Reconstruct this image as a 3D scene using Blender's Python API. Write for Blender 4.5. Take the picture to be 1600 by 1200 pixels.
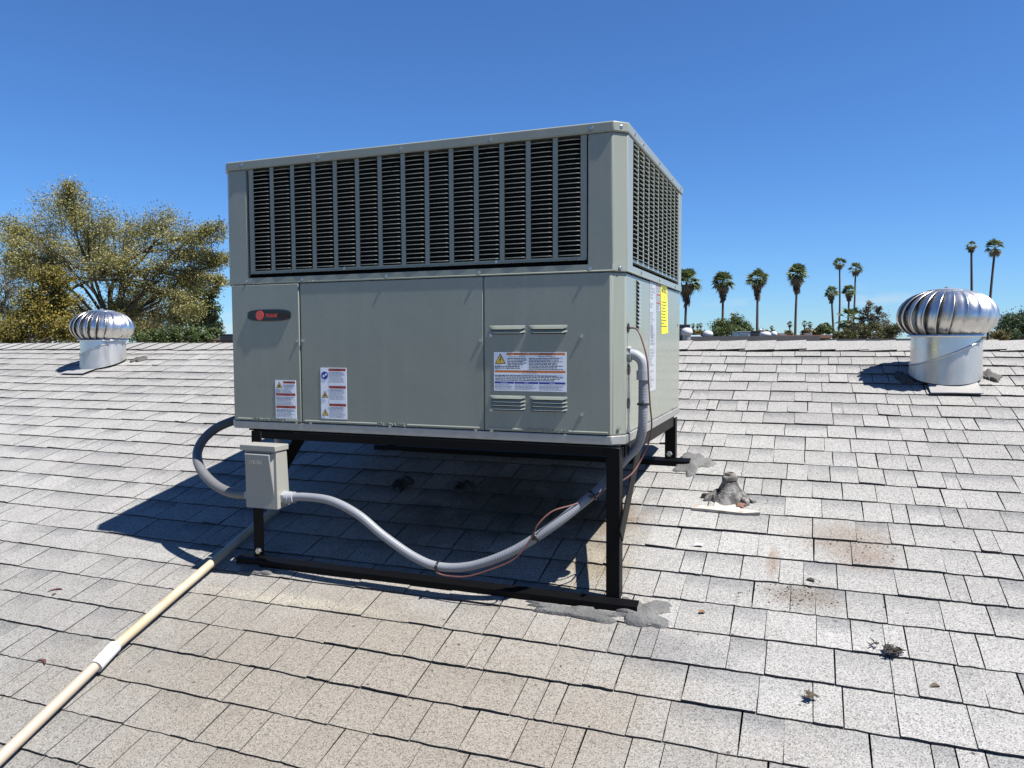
import bpy, bmesh, math, random
import numpy as np
from mathutils import Vector, Matrix, noise as mnoise

# ------------------------------------------------------------------ camera, sky, sun, exposure
for o in list(bpy.data.objects):
    bpy.data.objects.remove(o)
sc = bpy.context.scene
COL = sc.collection
CZ = 4.6                                    # height of the lens above the ground
CAMPOS = Vector((0, 0, CZ))
RIGHT = Vector((0.93300, 0.36000, -0.00400)).normalized()
FWD = Vector((-0.36000, 0.93100, -0.05700))
FWD = (FWD - FWD.dot(RIGHT) * RIGHT).normalized()
UP = RIGHT.cross(FWD).normalized()
FPX = 1195.0 / 1600.0                       # focal length over picture width
cam = bpy.data.cameras.new('camera')
camo = bpy.data.objects.new('camera', cam)
COL.objects.link(camo)
camo.matrix_world = Matrix(((RIGHT.x, UP.x, -FWD.x, 0), (RIGHT.y, UP.y, -FWD.y, 0), (RIGHT.z, UP.z, -FWD.z, CZ), (0, 0, 0, 1)))
cam.sensor_fit = 'HORIZONTAL'
cam.sensor_width = 36.0
cam.lens = 36.0 * FPX
cam.clip_start = 0.05
cam.clip_end = 6000
sc.camera = camo

SUN = Vector((0.482, -0.042, 0.875)).normalized()
world = bpy.data.worlds.new('World')
sc.world = world
world.use_nodes = True
wn, wl = world.node_tree.nodes, world.node_tree.links
wn.clear()
sky = wn.new('ShaderNodeTexSky')
sky.sky_type = 'NISHITA'
sky.sun_disc = False
sky.sun_elevation = math.asin(SUN.z)
sky.sun_rotation = math.atan2(SUN.x, SUN.y)
sky.altitude = 400
sky.air_density = 1.0
sky.dust_density = 0.0
sky.ozone_density = 8.0
wb = wn.new('ShaderNodeBackground')
wb.inputs[1].default_value = 0.060
wo = wn.new('ShaderNodeOutputWorld')
wt = wn.new('ShaderNodeMix')                # camera white balance: one even tint over the whole sky
wt.data_type = 'RGBA'; wt.blend_type = 'MULTIPLY'
wt.inputs[0].default_value = 1.0
wt.inputs[7].default_value = (0.54, 0.77, 1.01, 1)
wl.new(sky.outputs[0], wt.inputs[6])
# faint fair-weather puffs low over the whole horizon
wc = wn.new('ShaderNodeTexCoord')
wm = wn.new('ShaderNodeMapping'); wm.inputs['Scale'].default_value = (9, 9, 34)
wl.new(wc.outputs['Generated'], wm.inputs['Vector'])
wz = wn.new('ShaderNodeTexNoise'); wz.inputs['Scale'].default_value = 1.0; wz.inputs['Detail'].default_value = 7; wz.inputs['Roughness'].default_value = 0.6
wl.new(wm.outputs[0], wz.inputs['Vector'])
wr = wn.new('ShaderNodeMapRange'); wr.interpolation_type = 'SMOOTHSTEP'
wr.inputs[1].default_value = 0.54; wr.inputs[2].default_value = 0.74; wr.inputs[3].default_value = 0; wr.inputs[4].default_value = 0.5
wl.new(wz.outputs['Fac'], wr.inputs[0])
wsep = wn.new('ShaderNodeSeparateXYZ'); wl.new(wc.outputs['Generated'], wsep.inputs[0])
wh = wn.new('ShaderNodeMapRange'); wh.interpolation_type = 'SMOOTHSTEP'
wh.inputs[1].default_value = 0.085; wh.inputs[2].default_value = 0.02; wh.inputs[3].default_value = 0; wh.inputs[4].default_value = 1
wl.new(wsep.outputs[2], wh.inputs[0])
wmul = wn.new('ShaderNodeMath'); wmul.operation = 'MULTIPLY'
wl.new(wr.outputs[0], wmul.inputs[0]); wl.new(wh.outputs[0], wmul.inputs[1])
wcl = wn.new('ShaderNodeMix'); wcl.data_type = 'RGBA'
wcl.inputs[7].default_value = (5.4, 5.7, 6.0, 1)
wl.new(wmul.outputs[0], wcl.inputs[0]); wl.new(wt.outputs[2], wcl.inputs[6])
wl.new(wcl.outputs[2], wb.inputs[0])
wl.new(wb.outputs[0], wo.inputs[0])

sl = bpy.data.lights.new('sun', 'SUN')
sl.energy = 5.0
sl.angle = math.radians(0.53)
sl.color = (1.0, 0.965, 0.915)
slo = bpy.data.objects.new('sun', sl)
COL.objects.link(slo)
slo.location = (6, -3, 14)
slo.rotation_euler = (-SUN).to_track_quat('-Z', 'Y').to_euler()

sc.view_settings.view_transform = 'Standard'
sc.view_settings.look = 'None'
sc.view_settings.exposure = 1.25
sc.view_settings.gamma = 1.0
sc.view_settings.use_curve_mapping = False

# ------------------------------------------------------------------ helpers
rnd = random.Random(7)
WPOS = {}


def spot(px, py, depth):
    """world point seen at photo pixel (1600 wide) at a distance along the view axis"""
    return CAMPOS + (RIGHT * ((px - 800) / 1195.0) - UP * ((py - 600) / 1195.0) + FWD) * depth


def proj(p):
    q = Vector(p) - CAMPOS
    d = q.dot(FWD)
    return (800 + 1195 * q.dot(RIGHT) / d, 600 - 1195 * q.dot(UP) / d, d)


def tag(o, label=None, cat=None, group=None, kind=None):
    if label: o['label'] = label
    if cat: o['category'] = cat
    if group: o['group'] = group
    if kind: o['kind'] = kind
    return o


def empty(name, loc, label=None, cat=None, group=None):
    o = bpy.data.objects.new(name, None)
    COL.objects.link(o)
    o.location = loc
    o.empty_display_size = 0.1
    WPOS[o] = Vector(loc)
    return tag(o, label, cat, group)


def link(name, me, parent=None, loc=(0, 0, 0)):
    """link a mesh whose vertices are relative to the world point loc"""
    o = bpy.data.objects.new(name, me)
    COL.objects.link(o)
    WPOS[o] = Vector(loc)
    if parent is not None:
        o.parent = parent
        o.location = Vector(loc) - WPOS[parent]
    else:
        o.location = loc
    return o


class MB:
    def __init__(s):
        s.v = []; s.f = []; s.m = []; s.mi = 0

    def add(s, vs, fs):
        b = len(s.v)
        s.v += [tuple(p) for p in vs]
        for f in fs:
            s.f.append([b + i for i in f]); s.m.append(s.mi)
        return s

    def box(s, x0, x1, y0, y1, z0, z1):
        return s.add([(x0, y0, z0), (x1, y0, z0), (x1, y1, z0), (x0, y1, z0), (x0, y0, z1), (x1, y0, z1), (x1, y1, z1), (x0, y1, z1)],
                     [(0, 3, 2, 1), (4, 5, 6, 7), (0, 1, 5, 4), (1, 2, 6, 5), (2, 3, 7, 6), (3, 0, 4, 7)])

    def prism(s, poly, z0, z1, cap=True):
        """poly: (x,y) counter-clockwise seen from above"""
        n = len(poly)
        vs = [(x, y, z0) for x, y in poly] + [(x, y, z1) for x, y in poly]
        fs = [(i, (i + 1) % n, n + (i + 1) % n, n + i) for i in range(n)]
        if cap: fs += [tuple(range(n - 1, -1, -1)), tuple(range(n, 2 * n))]
        return s.add(vs, fs)

    def obox(s, p, q, w, t, wdir):
        """bar from p to q, width w along wdir, thickness t across"""
        p, q = Vector(p), Vector(q)
        d = (q - p).normalized()
        a = Vector(wdir); a = (a - a.dot(d) * d).normalized() * (w / 2)
        b = d.cross(a).normalized() * (t / 2)
        vs = [p - a - b, p + a - b, p + a + b, p - a + b, q - a - b, q + a - b, q + a + b, q - a + b]
        return s.add(vs, [(0, 3, 2, 1), (4, 5, 6, 7), (0, 1, 5, 4), (1, 2, 6, 5), (2, 3, 7, 6), (3, 0, 4, 7)])

    def tube(s, pts, rad, n=12, cap=True):
        pts = [Vector(p) for p in pts]
        if not hasattr(rad, '__len__'): rad = [rad] * len(pts)
        k = len(pts)
        tang = [(pts[min(i + 1, k - 1)] - pts[max(i - 1, 0)]).normalized() for i in range(k)]
        ref = Vector((0, 0, 1)) if abs(tang[0].z) < 0.9 else Vector((1, 0, 0))
        nrm = (ref - ref.dot(tang[0]) * tang[0]).normalized()
        vs = []
        for i in range(k):
            nrm = (nrm - nrm.dot(tang[i]) * tang[i]).normalized()
            bi = tang[i].cross(nrm)
            for j in range(n):
                a = 2 * math.pi * j / n
                vs.append(pts[i] + (nrm * math.cos(a) + bi * math.sin(a)) * rad[i])
        fs = [(i * n + j, i * n + (j + 1) % n, (i + 1) * n + (j + 1) % n, (i + 1) * n + j) for i in range(k - 1) for j in range(n)]
        if cap: fs += [tuple(range(n - 1, -1, -1)), tuple(range((k - 1) * n, k * n))]
        return s.add(vs, fs)

    def lathe(s, prof, c, n=32, axis=None):
        """prof: list of (r,h) bottom to top about the vertical axis through c"""
        c = Vector(c)
        vs = []
        for r, h in prof:
            for j in range(n):
                a = 2 * math.pi * j / n
                vs.append((c.x + r * math.cos(a), c.y + r * math.sin(a), c.z + h))
        k = len(prof)
        return s.add(vs, [(i * n + j, i * n + (j + 1) % n, (i + 1) * n + (j + 1) % n, (i + 1) * n + j) for i in range(k - 1) for j in range(n)])

    def build(s, name, mats, parent=None, smooth=False, bevel=0, seg=2, origin=None, autosmooth=None):
        P = np.array(s.v, dtype=float)
        c = Vector(origin) if origin is not None else Vector((P.min(0) + P.max(0)) / 2)
        if parent is None and origin is None: c.z = P[:, 2].min()
        me = bpy.data.meshes.new(name)
        me.from_pydata([tuple(p) for p in (P - np.array(c))], [], s.f)
        mats = mats if isinstance(mats, (list, tuple)) else [mats]
        for m in mats: me.materials.append(m)
        if len(mats) > 1: me.polygons.foreach_set('material_index', s.m)
        flat_n = []
        if bevel:
            flat_n = [p.normal.copy() for p in me.polygons]
            bm = bmesh.new(); bm.from_mesh(me)
            es = [e for e in bm.edges if len(e.link_faces) == 2 and e.calc_face_angle(0) > 0.5]
            bmesh.ops.bevel(bm, geom=es, offset=bevel, segments=seg, affect='EDGES', profile=0.5)
            bm.to_mesh(me); bm.free()
        if smooth:
            me.polygons.foreach_set('use_smooth', [True] * len(me.polygons))
            if autosmooth or bevel:
                bm = bmesh.new(); bm.from_mesh(me)
                lim = autosmooth or 0.7
                for e in bm.edges:
                    if len(e.link_faces) == 2 and e.calc_face_angle(0) > lim: e.smooth = False
                bm.to_mesh(me); bm.free()
            if flat_n:                          # broad sheets stay flat, only the rolled edges are smooth
                for p in me.polygons:
                    if any(p.normal.dot(q) > 0.9999 for q in flat_n): p.use_smooth = False
        me.update()
        return link(name, me, parent, c)


def dup(o, name, parent, loc):
    c = o.copy()
    COL.objects.link(c)
    c.name = name
    WPOS[c] = Vector(loc)
    c.parent = parent
    c.location = Vector(loc) - (WPOS[parent] if parent else Vector())
    return c


def catmull(pts, step=0.01):
    P = [Vector(p) for p in pts]
    P = [P[0] * 2 - P[1]] + P + [P[-1] * 2 - P[-2]]
    out = []
    for i in range(1, len(P) - 2):
        n = max(2, int((P[i + 1] - P[i]).length / step))
        for k in range(n):
            t = k / n
            a, b, c, d = P[i - 1], P[i], P[i + 1], P[i + 2]
            out.append(0.5 * ((2 * b) + (c - a) * t + (2 * a - 5 * b + 4 * c - d) * t * t + (3 * b - a - 3 * c + d) * t ** 3))
    out.append(P[-2])
    return out


def cam_z(pts):
    """points measured relative to the lens height"""
    return [(x, y, z + CZ) for x, y, z in pts]


# ------------------------------------------------------------------ materials
class NT:
    def __init__(s, name):
        s.mat = bpy.data.materials.new(name)
        s.mat.use_nodes = True
        s.n = s.mat.node_tree.nodes; s.l = s.mat.node_tree.links
        s.b = s.n['Principled BSDF']
        s.out = s.n['Material Output']

    def node(s, t, **kw):
        x = s.n.new(t)
        for k, v in kw.items(): setattr(x, k, v)
        return x

    def set(s, x, i, v):
        if hasattr(v, 'is_output') or isinstance(v, bpy.types.NodeSocket): s.l.new(v, x.inputs[i])
        else: x.inputs[i].default_value = v
        return x

    def noise(s, vec, scale, detail=3, rough=0.55, dist=0.0):
        x = s.node('ShaderNodeTexNoise')
        if vec is not None: s.l.new(vec, x.inputs['Vector'])
        x.inputs['Scale'].default_value = scale; x.inputs['Detail'].default_value = detail
        x.inputs['Roughness'].default_value = rough; x.inputs['Distortion'].default_value = dist
        return x.outputs['Fac']

    def ramp(s, fac, stops, interp='LINEAR'):
        x = s.node('ShaderNodeValToRGB')
        x.color_ramp.interpolation = interp
        e = x.color_ramp.elements
        while len(e) < len(stops): e.new(0.5)
        for el, (p, c) in zip(e, stops):
            el.position = p
            el.color = (c, c, c, 1) if not hasattr(c, '__len__') else (*c, 1)
        s.l.new(fac, x.inputs[0])
        return x.outputs[0]

    def math(s, op, a, b=0.5, clamp=False):
        x = s.node('ShaderNodeMath', operation=op, use_clamp=clamp)
        s.set(x, 0, a); s.set(x, 1, b)
        return x.outputs[0]

    def mix(s, fac, a, b, mode='MIX'):
        x = s.node('ShaderNodeMix', data_type='RGBA', blend_type=mode)
        for i, v in ((0, fac), (6, a), (7, b)):
            if isinstance(v, bpy.types.NodeSocket): s.l.new(v, x.inputs[i])
            else: x.inputs[i].default_value = v if not (hasattr(v, '__len__') and len(v) == 3) else (*v, 1)
        return x.outputs[2]

    def pos(s):
        return s.node('ShaderNodeNewGeometry').outputs['Position']

    def obj(s):
        return s.node('ShaderNodeTexCoord').outputs['Object']

    def bump(s, h, strength, dist):
        x = s.node('ShaderNodeBump')
        x.inputs['Strength'].default_value = strength; x.inputs['Distance'].default_value = dist
        s.l.new(h, x.inputs['Height'])
        s.l.new(x.outputs[0], s.b.inputs['Normal'])

    def base(s, c):
        if isinstance(c, bpy.types.NodeSocket): s.l.new(c, s.b.inputs['Base Color'])
        else: s.b.inputs['Base Color'].default_value = (*c, 1)

    def rough(s, r):
        if isinstance(r, bpy.types.NodeSocket): s.l.new(r, s.b.inputs['Roughness'])
        else: s.b.inputs['Roughness'].default_value = r


def simple(name, c, r=0.5, metal=0.0, var=0.12, scale=30, bump=0.0, bscale=80, spec=None):
    t = NT(name)
    p = t.pos()
    n = t.noise(p, scale, 4)
    t.base(t.mix(n, tuple(max(0, x * (1 - var)) for x in c), tuple(x * (1 + var) for x in c)))
    t.rough(r)
    t.b.inputs['Metallic'].default_value = metal
    if spec is not None: t.b.inputs['Specular IOR Level'].default_value = spec
    if bump: t.bump(t.noise(p, bscale, 3), bump, 0.004)
    return t.mat


M = {}
SCALE_SKIP = ('sun_yellowed_pvc', 'pinkish_pvc', 'white_pvc', 'bright_yellow_tag', 'badge_red')


def blob(t, pos, cx, cy, rx, ry, edge=0.5):
    """soft elliptical patch on the roof with a ragged rim"""
    v = t.node('ShaderNodeVectorMath', operation='SUBTRACT')
    t.l.new(pos, v.inputs[0]); v.inputs[1].default_value = (cx, cy, 0)
    m = t.node('ShaderNodeVectorMath', operation='MULTIPLY')
    t.l.new(v.outputs[0], m.inputs[0]); m.inputs[1].default_value = (1 / rx, 1 / ry, 0)
    le = t.node('ShaderNodeVectorMath', operation='LENGTH')
    t.l.new(m.outputs[0], le.inputs[0])
    nz = t.noise(pos, 3.2 / max(rx, ry), 5, 0.62)
    d = t.math('ADD', le.outputs['Value'], t.math('MULTIPLY', t.math('SUBTRACT', nz, 0.5), 1.3))
    x = t.node('ShaderNodeMapRange', interpolation_type='SMOOTHSTEP')
    t.l.new(d, x.inputs[0])
    x.inputs[1].default_value = 1.0 + edge * 0.5; x.inputs[2].default_value = 1.0 - edge
    x.inputs[3].default_value = 0; x.inputs[4].default_value = 1
    return x.outputs[0]


def mat_shingle():
    t = NT('shingle_granules')
    p = t.pos()
    at = t.node('ShaderNodeAttribute', attribute_name='tab')
    sep = t.node('ShaderNodeSeparateColor'); t.l.new(at.outputs['Color'], sep.inputs[0])
    tone, up, band = sep.outputs[0], sep.outputs[1], sep.outputs[2]
    # granule speckle at two sizes
    v1 = t.node('ShaderNodeTexVoronoi'); t.l.new(p, v1.inputs['Vector']); v1.inputs['Scale'].default_value = 360
    s1 = t.node('ShaderNodeSeparateColor'); t.l.new(v1.outputs['Color'], s1.inputs[0])
    v2 = t.node('ShaderNodeTexVoronoi'); t.l.new(p, v2.inputs['Vector']); v2.inputs['Scale'].default_value = 760
    s2 = t.node('ShaderNodeSeparateColor'); t.l.new(v2.outputs['Color'], s2.inputs[0])
    g1 = t.ramp(s1.outputs[0], [(0.0, 0.40), (0.16, 0.62), (0.34, 0.88), (0.75, 1.0), (1.0, 1.16)])
    g2 = t.ramp(s2.outputs[1], [(0.0, 0.55), (0.25, 0.88), (1.0, 1.12)])
    spk = t.mix(1.0, g1, g2, 'MULTIPLY')
    base = t.mix(tone, (0.288, 0.282, 0.268), (0.362, 0.355, 0.339))
    # blended shade band printed along the upper edge of some tabs
    bn = t.math('MULTIPLY', band, t.ramp(t.math('ADD', up, t.math('MULTIPLY', t.math('SUBTRACT', t.noise(p, 40, 4), 0.5), 0.5)), [(0.42, 0.0), (0.85, 1.0)]))
    base = t.mix(t.math('MULTIPLY', bn, 0.68), base, (0.125, 0.130, 0.140))
    # broad soiling
    soil = t.ramp(t.noise(p, 1.1, 5, 0.6), [(0.35, 0.0), (0.7, 1.0)])
    base = t.mix(t.math('MULTIPLY', soil, 0.14), base, (0.18, 0.172, 0.16))
    # tan run-off stain below the unit, grime on the left
    tan = blob(t, p, -1.12, 1.68, 1.0, 0.66, 0.6)
    base = t.mix(t.math('MULTIPLY', tan, 0.72), base, (0.235, 0.204, 0.160))
    gr = blob(t, p, -2.2, 1.3, 1.2, 1.1, 0.8)
    base = t.mix(t.math('MULTIPLY', gr, 0.32), base, (0.195, 0.182, 0.16))
    for cx, cy, rx, ry, col, k in ((-0.72, 2.70, 0.17, 0.12, (0.21, 0.095, 0.03), 0.75), (-0.66, 2.42, 0.15, 0.25, (0.23, 0.18, 0.10), 0.55),
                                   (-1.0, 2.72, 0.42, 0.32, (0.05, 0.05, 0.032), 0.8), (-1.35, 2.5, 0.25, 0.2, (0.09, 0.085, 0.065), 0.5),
                                   (0.13, 2.66, 0.15, 0.11, (0.22, 0.175, 0.135), 0.6), (0.18, 2.56, 0.09, 0.06, (0.20, 0.14, 0.105), 0.5),
                                   (-0.09, 2.50, 0.02, 0.09, (0.20, 0.135, 0.09), 0.6),
                                   (0.0, 2.34, 0.11, 0.06, (0.16, 0.132, 0.105), 0.7), (-1.55, 2.02, 0.34, 0.03, (0.37, 0.34, 0.27), 0.65),
                                   (-2.3, 2.16, 0.3, 0.025, (0.36, 0.35, 0.33), 0.4),
                                   (-0.35, 2.03, 0.2, 0.08, (0.17, 0.17, 0.17), 0.6)):
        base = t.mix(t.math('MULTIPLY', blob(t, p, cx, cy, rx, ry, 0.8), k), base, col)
    # scattered dark droppings and tar specks
    v3 = t.node('ShaderNodeTexVoronoi'); t.l.new(p, v3.inputs['Vector']); v3.inputs['Scale'].default_value = 34
    v3.inputs['Randomness'].default_value = 1.0
    s3 = t.node('ShaderNodeSeparateColor'); t.l.new(v3.outputs['Color'], s3.inputs[0])
    dot = t.math('MULTIPLY', t.math('LESS_THAN', v3.outputs['Distance'], t.math('MULTIPLY', s3.outputs[2], 0.16)), t.math('GREATER_THAN', s3.outputs[0], 0.80))
    base = t.mix(t.math('MULTIPLY', dot, 0.75), base, (0.05, 0.045, 0.04))
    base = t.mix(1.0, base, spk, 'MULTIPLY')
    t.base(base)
    t.rough(0.92)
    t.b.inputs['Specular IOR Level'].default_value = 0.25
    h = t.math('ADD', s1.outputs[0], t.math('MULTIPLY', t.noise(p, 25, 3), 2.0))
    t.bump(h, 0.35, 0.0015)
    return t.mat


M['shingle'] = mat_shingle()
M['asphalt_edge'] = simple('asphalt_edge', (0.050, 0.047, 0.044), 0.95, var=0.95, scale=170)
M['felt'] = simple('roof_felt', (0.03, 0.03, 0.03), 0.95)


def mat_paint():
    t = NT('greige_enamel')
    p = t.pos()
    n = t.noise(p, 2.5, 5, 0.6)
    st = t.node('ShaderNodeMapping'); t.l.new(p, st.inputs['Vector']); st.inputs['Scale'].default_value = (22, 22, 1.6)
    streak = t.noise(st.outputs[0], 1.0, 4, 0.6)
    c = t.mix(n, (0.248, 0.266, 0.222), (0.268, 0.286, 0.240))
    c = t.mix(t.ramp(streak, [(0.50, 0.0), (0.80, 0.50)]), c, (0.31, 0.325, 0.29))
    t.base(c)
    t.rough(t.ramp(t.noise(p, 9, 4), [(0.3, 0.22), (0.7, 0.34)]))
    t.b.inputs['Coat Weight'].default_value = 0.12
    t.b.inputs['Coat Roughness'].default_value = 0.06
    t.b.inputs['Specular IOR Level'].default_value = 0.38
    wv = t.noise(p, 3.4, 2, 0.4)
    t.bump(wv, 0.20, 0.012)
    return t.mat


M['paint'] = mat_paint()
M['black_paint'] = simple('black_steel_paint', (0.003, 0.003, 0.0036), 0.45, var=0.4, scale=18, bump=0.1, bscale=60, spec=0.12)
M['dark_inside'] = simple('dark_interior', (0.008, 0.008, 0.009), 0.8)


def mat_coil():
    t = NT('coil_fins')
    p = t.pos()
    w = t.noise(p, 9, 4)
    t.base(t.mix(w, (0.004, 0.004, 0.005), (0.020, 0.022, 0.025)))
    t.rough(0.9)
    t.b.inputs['Specular IOR Level'].default_value = 0.08
    return t.mat


M['coil'] = mat_coil()


def mat_metal(name, c0, c1, r0, r1, scale, bumpd=0.0, metal=1.0):
    t = NT(name)
    p = t.pos()
    n = t.noise(p, scale, 4, 0.6)
    t.base(t.mix(n, c0, c1))
    t.rough(t.ramp(t.noise(p, scale * 0.6, 3), [(0.3, r0), (0.7, r1)]))
    t.b.inputs['Metallic'].default_value = metal
    if bumpd: t.bump(t.noise(p, scale * 0.5, 2), 0.4, bumpd)
    return t.mat


M['galv'] = mat_metal('galvanised_steel', (0.36, 0.355, 0.33), (0.52, 0.51, 0.48), 0.42, 0.6, 35, 0.0, 0.7)
M['alu'] = mat_metal('mill_aluminium', (0.60, 0.585, 0.555), (0.76, 0.74, 0.70), 0.24, 0.40, 14, 0.004, 1.0)
M['alu_dull'] = mat_metal('dull_aluminium', (0.62, 0.605, 0.575), (0.76, 0.74, 0.70), 0.32, 0.50, 9, 0.003, 0.78)
M['screw'] = mat_metal('zinc_screw', (0.40, 0.39, 0.36), (0.55, 0.53, 0.49), 0.25, 0.4, 60)
M['conduit'] = simple('grey_conduit_pvc', (0.20, 0.212, 0.235), 0.42, var=0.10, scale=12)
M['fitting'] = simple('pale_grey_fitting', (0.30, 0.315, 0.335), 0.4, var=0.1)
M['beige_box'] = simple('grey_beige_box_enamel', (0.30, 0.30, 0.268), 0.4, var=0.07, scale=8)
M['pvc'] = None
M['wire'] = simple('faded_red_wire', (0.13, 0.05, 0.04), 0.55)
M['tie'] = simple('black_nylon', (0.012, 0.012, 0.012), 0.4)
M['sticker'] = simple('sticker_white', (0.74, 0.76, 0.80), 0.35, var=0.04)
M['sticker_orange'] = simple('sticker_orange', (0.52, 0.17, 0.035), 0.4, var=0.08)
M['sticker_red'] = simple('sticker_red', (0.30, 0.045, 0.03), 0.4, var=0.1)
M['sticker_blue'] = simple('sticker_blue', (0.025, 0.035, 0.26), 0.4, var=0.08)
M['sticker_yellow'] = simple('sticker_yellow', (0.62, 0.40, 0.03), 0.4, var=0.06)
M['bright_yellow'] = simple('bright_yellow_tag', (0.86, 0.78, 0.01), 0.4, var=0.04)
M['ink'] = simple('black_ink', (0.03, 0.032, 0.045), 0.5)
M['ink_grey'] = simple('grey_ink', (0.22, 0.24, 0.29), 0.5)
M['badge_black'] = simple('badge_black', (0.006, 0.009, 0.014), 0.18, var=0.2)
M['badge_red'] = simple('badge_red', (0.62, 0.055, 0.04), 0.3, var=0.06)
def mat_sealant():
    t = NT('grey_roof_sealant')
    p = t.pos()
    a = t.noise(p, 9, 6, 0.7, 0.6)
    c = t.ramp(a, [(0.3, (0.06, 0.06, 0.06)), (0.5, (0.10, 0.10, 0.098)), (0.7, (0.17, 0.168, 0.16))])
    c = t.mix(t.ramp(t.noise(p, 220, 2), [(0.35, 0.6), (0.6, 0.0)]), c, (0.06, 0.06, 0.06))
    t.base(c); t.rough(0.8)
    st = t.node('ShaderNodeMapping'); t.l.new(p, st.inputs['Vector']); st.inputs['Scale'].default_value = (18, 60, 40); st.inputs['Rotation'].default_value = (0, 0, 0.5)
    t.bump(t.math('ADD', t.noise(st.outputs[0], 1.0, 4, 0.6), t.noise(p, 120, 3)), 0.9, 0.004)
    return t.mat


M['sealant'] = mat_sealant()
M['tar'] = simple('black_tar', (0.012, 0.012, 0.012), 0.55, var=0.4)


def mat_pvc():
    t = NT('sun_yellowed_pvc')
    p = t.pos()
    n = t.noise(p, 5, 5, 0.6)
    c = t.mix(t.ramp(n, [(0.4, 0.0), (0.65, 1.0)]), (0.33, 0.265, 0.165), (0.37, 0.32, 0.245))
    st = t.node('ShaderNodeMapping'); t.l.new(p, st.inputs['Vector']); st.inputs['Scale'].default_value = (60, 6, 20)
    c = t.mix(t.ramp(t.noise(st.outputs[0], 1.0, 4), [(0.58, 0.0), (0.75, 0.55)]), c, (0.27, 0.15, 0.08))
    t.base(c); t.rough(0.45)
    return t.mat


M['pvc'] = mat_pvc()
M['pvc_white'] = simple('white_pvc', (0.48, 0.48, 0.47), 0.35, var=0.06)


def mat_leaf(name, cols, trans=0.25, rough=0.55):
    t = NT(name)
    g = t.node('ShaderNodeNewGeometry')
    n = t.noise(g.outputs['Position'], 0.9, 2)
    f = t.math('ADD', t.math('MULTIPLY', g.outputs['Random Per Island'], 0.7), t.math('MULTIPLY', t.math('SUBTRACT', n, 0.35), 0.9), True)
    k = len(cols)
    c = t.ramp(f, [(i / (k - 1), cols[i]) for i in range(k)])
    t.base(c); t.rough(rough)
    t.b.inputs['Specular IOR Level'].default_value = 0.3
    tr = t.node('ShaderNodeBsdfTranslucent'); t.l.new(c, tr.inputs[0])
    mx = t.node('ShaderNodeMixShader'); mx.inputs[0].default_value = trans
    t.l.new(t.b.outputs[0], mx.inputs[1]); t.l.new(tr.outputs[0], mx.inputs[2])
    t.l.new(mx.outputs[0], t.out.inputs[0])
    return t.mat


M['leaf_olive'] = mat_leaf('leaf_olive', [(0.085, 0.09, 0.045), (0.17, 0.165, 0.055), (0.25, 0.225, 0.06), (0.34, 0.31, 0.19)])
M['leaf_gold'] = mat_leaf('leaf_gold', [(0.055, 0.052, 0.018), (0.13, 0.112, 0.024), (0.19, 0.155, 0.026), (0.27, 0.205, 0.035)])
M['leaf_grey'] = mat_leaf('leaf_grey', [(0.06, 0.06, 0.05), (0.12, 0.12, 0.08), (0.20, 0.19, 0.15)])
M['leaf_dark'] = mat_leaf('leaf_dark', [(0.025, 0.04, 0.02), (0.045, 0.07, 0.03), (0.08, 0.10, 0.045)])
M['leaf_green'] = mat_leaf('leaf_green', [(0.04, 0.06, 0.02), (0.07, 0.10, 0.03), (0.12, 0.15, 0.05)])
M['leaf_mixed'] = mat_leaf('leaf_mixed', [(0.05, 0.055, 0.02), (0.12, 0.11, 0.04), (0.20, 0.15, 0.06)])
M['leaf_hedge'] = mat_leaf('leaf_hedge', [(0.03, 0.04, 0.014), (0.06, 0.068, 0.022), (0.10, 0.095, 0.035), (0.16, 0.13, 0.07)])
M['leaf_straw'] = mat_leaf('leaf_straw', [(0.05, 0.045, 0.03), (0.11, 0.09, 0.06), (0.17, 0.14, 0.10)])
M['frond'] = mat_leaf('palm_frond', [(0.06, 0.085, 0.03), (0.10, 0.13, 0.05), (0.19, 0.21, 0.10)])
M['frond_dry'] = mat_leaf('dry_frond', [(0.15, 0.12, 0.07), (0.25, 0.21, 0.125), (0.34, 0.29, 0.18)])
M['skirt'] = mat_leaf('dead_skirt', [(0.08, 0.052, 0.032), (0.15, 0.10, 0.06), (0.24, 0.17, 0.10)])
M['bark'] = simple('bark', (0.06, 0.048, 0.038), 0.9, var=0.4, scale=6, bump=0.6, bscale=20)
M['palm_bark'] = simple('palm_bark', (0.07, 0.052, 0.042), 0.9, var=0.35, scale=5)


def mat_ground():
    t = NT('dry_ground')
    p = t.pos()
    c = t.mix(t.noise(p, 0.08, 6), (0.12, 0.10, 0.078), (0.18, 0.155, 0.12))
    c = t.mix(t.ramp(t.noise(p, 0.02, 4), [(0.45, 0.0), (0.6, 0.6)]), c, (0.06, 0.064, 0.038))
    t.base(c); t.rough(0.95)
    return t.mat


M['ground'] = mat_ground()
M['stucco'] = simple('tan_stucco', (0.26, 0.22, 0.18), 0.9, var=0.08, bump=0.3)
M['wood_trim'] = simple('trim_paint', (0.5, 0.48, 0.44), 0.6)
M['brick_far'] = simple('brick_wall', (0.20, 0.105, 0.075), 0.9, var=0.15, scale=4)
M['grey_roof'] = simple('grey_gravel_roof', (0.075, 0.075, 0.08), 0.95, var=0.25, scale=3)
M['tan_roof'] = simple('tan_roof', (0.2, 0.14, 0.105), 0.95, var=0.15, scale=2)
M['white_metal'] = simple('white_metal', (0.50, 0.52, 0.55), 0.4, var=0.08)
M['pale_blue'] = simple('pale_blue_panel', (0.24, 0.30, 0.36), 0.35, var=0.08)
M['dark_box'] = simple('dark_cabinet', (0.05, 0.05, 0.055), 0.6)

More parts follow.
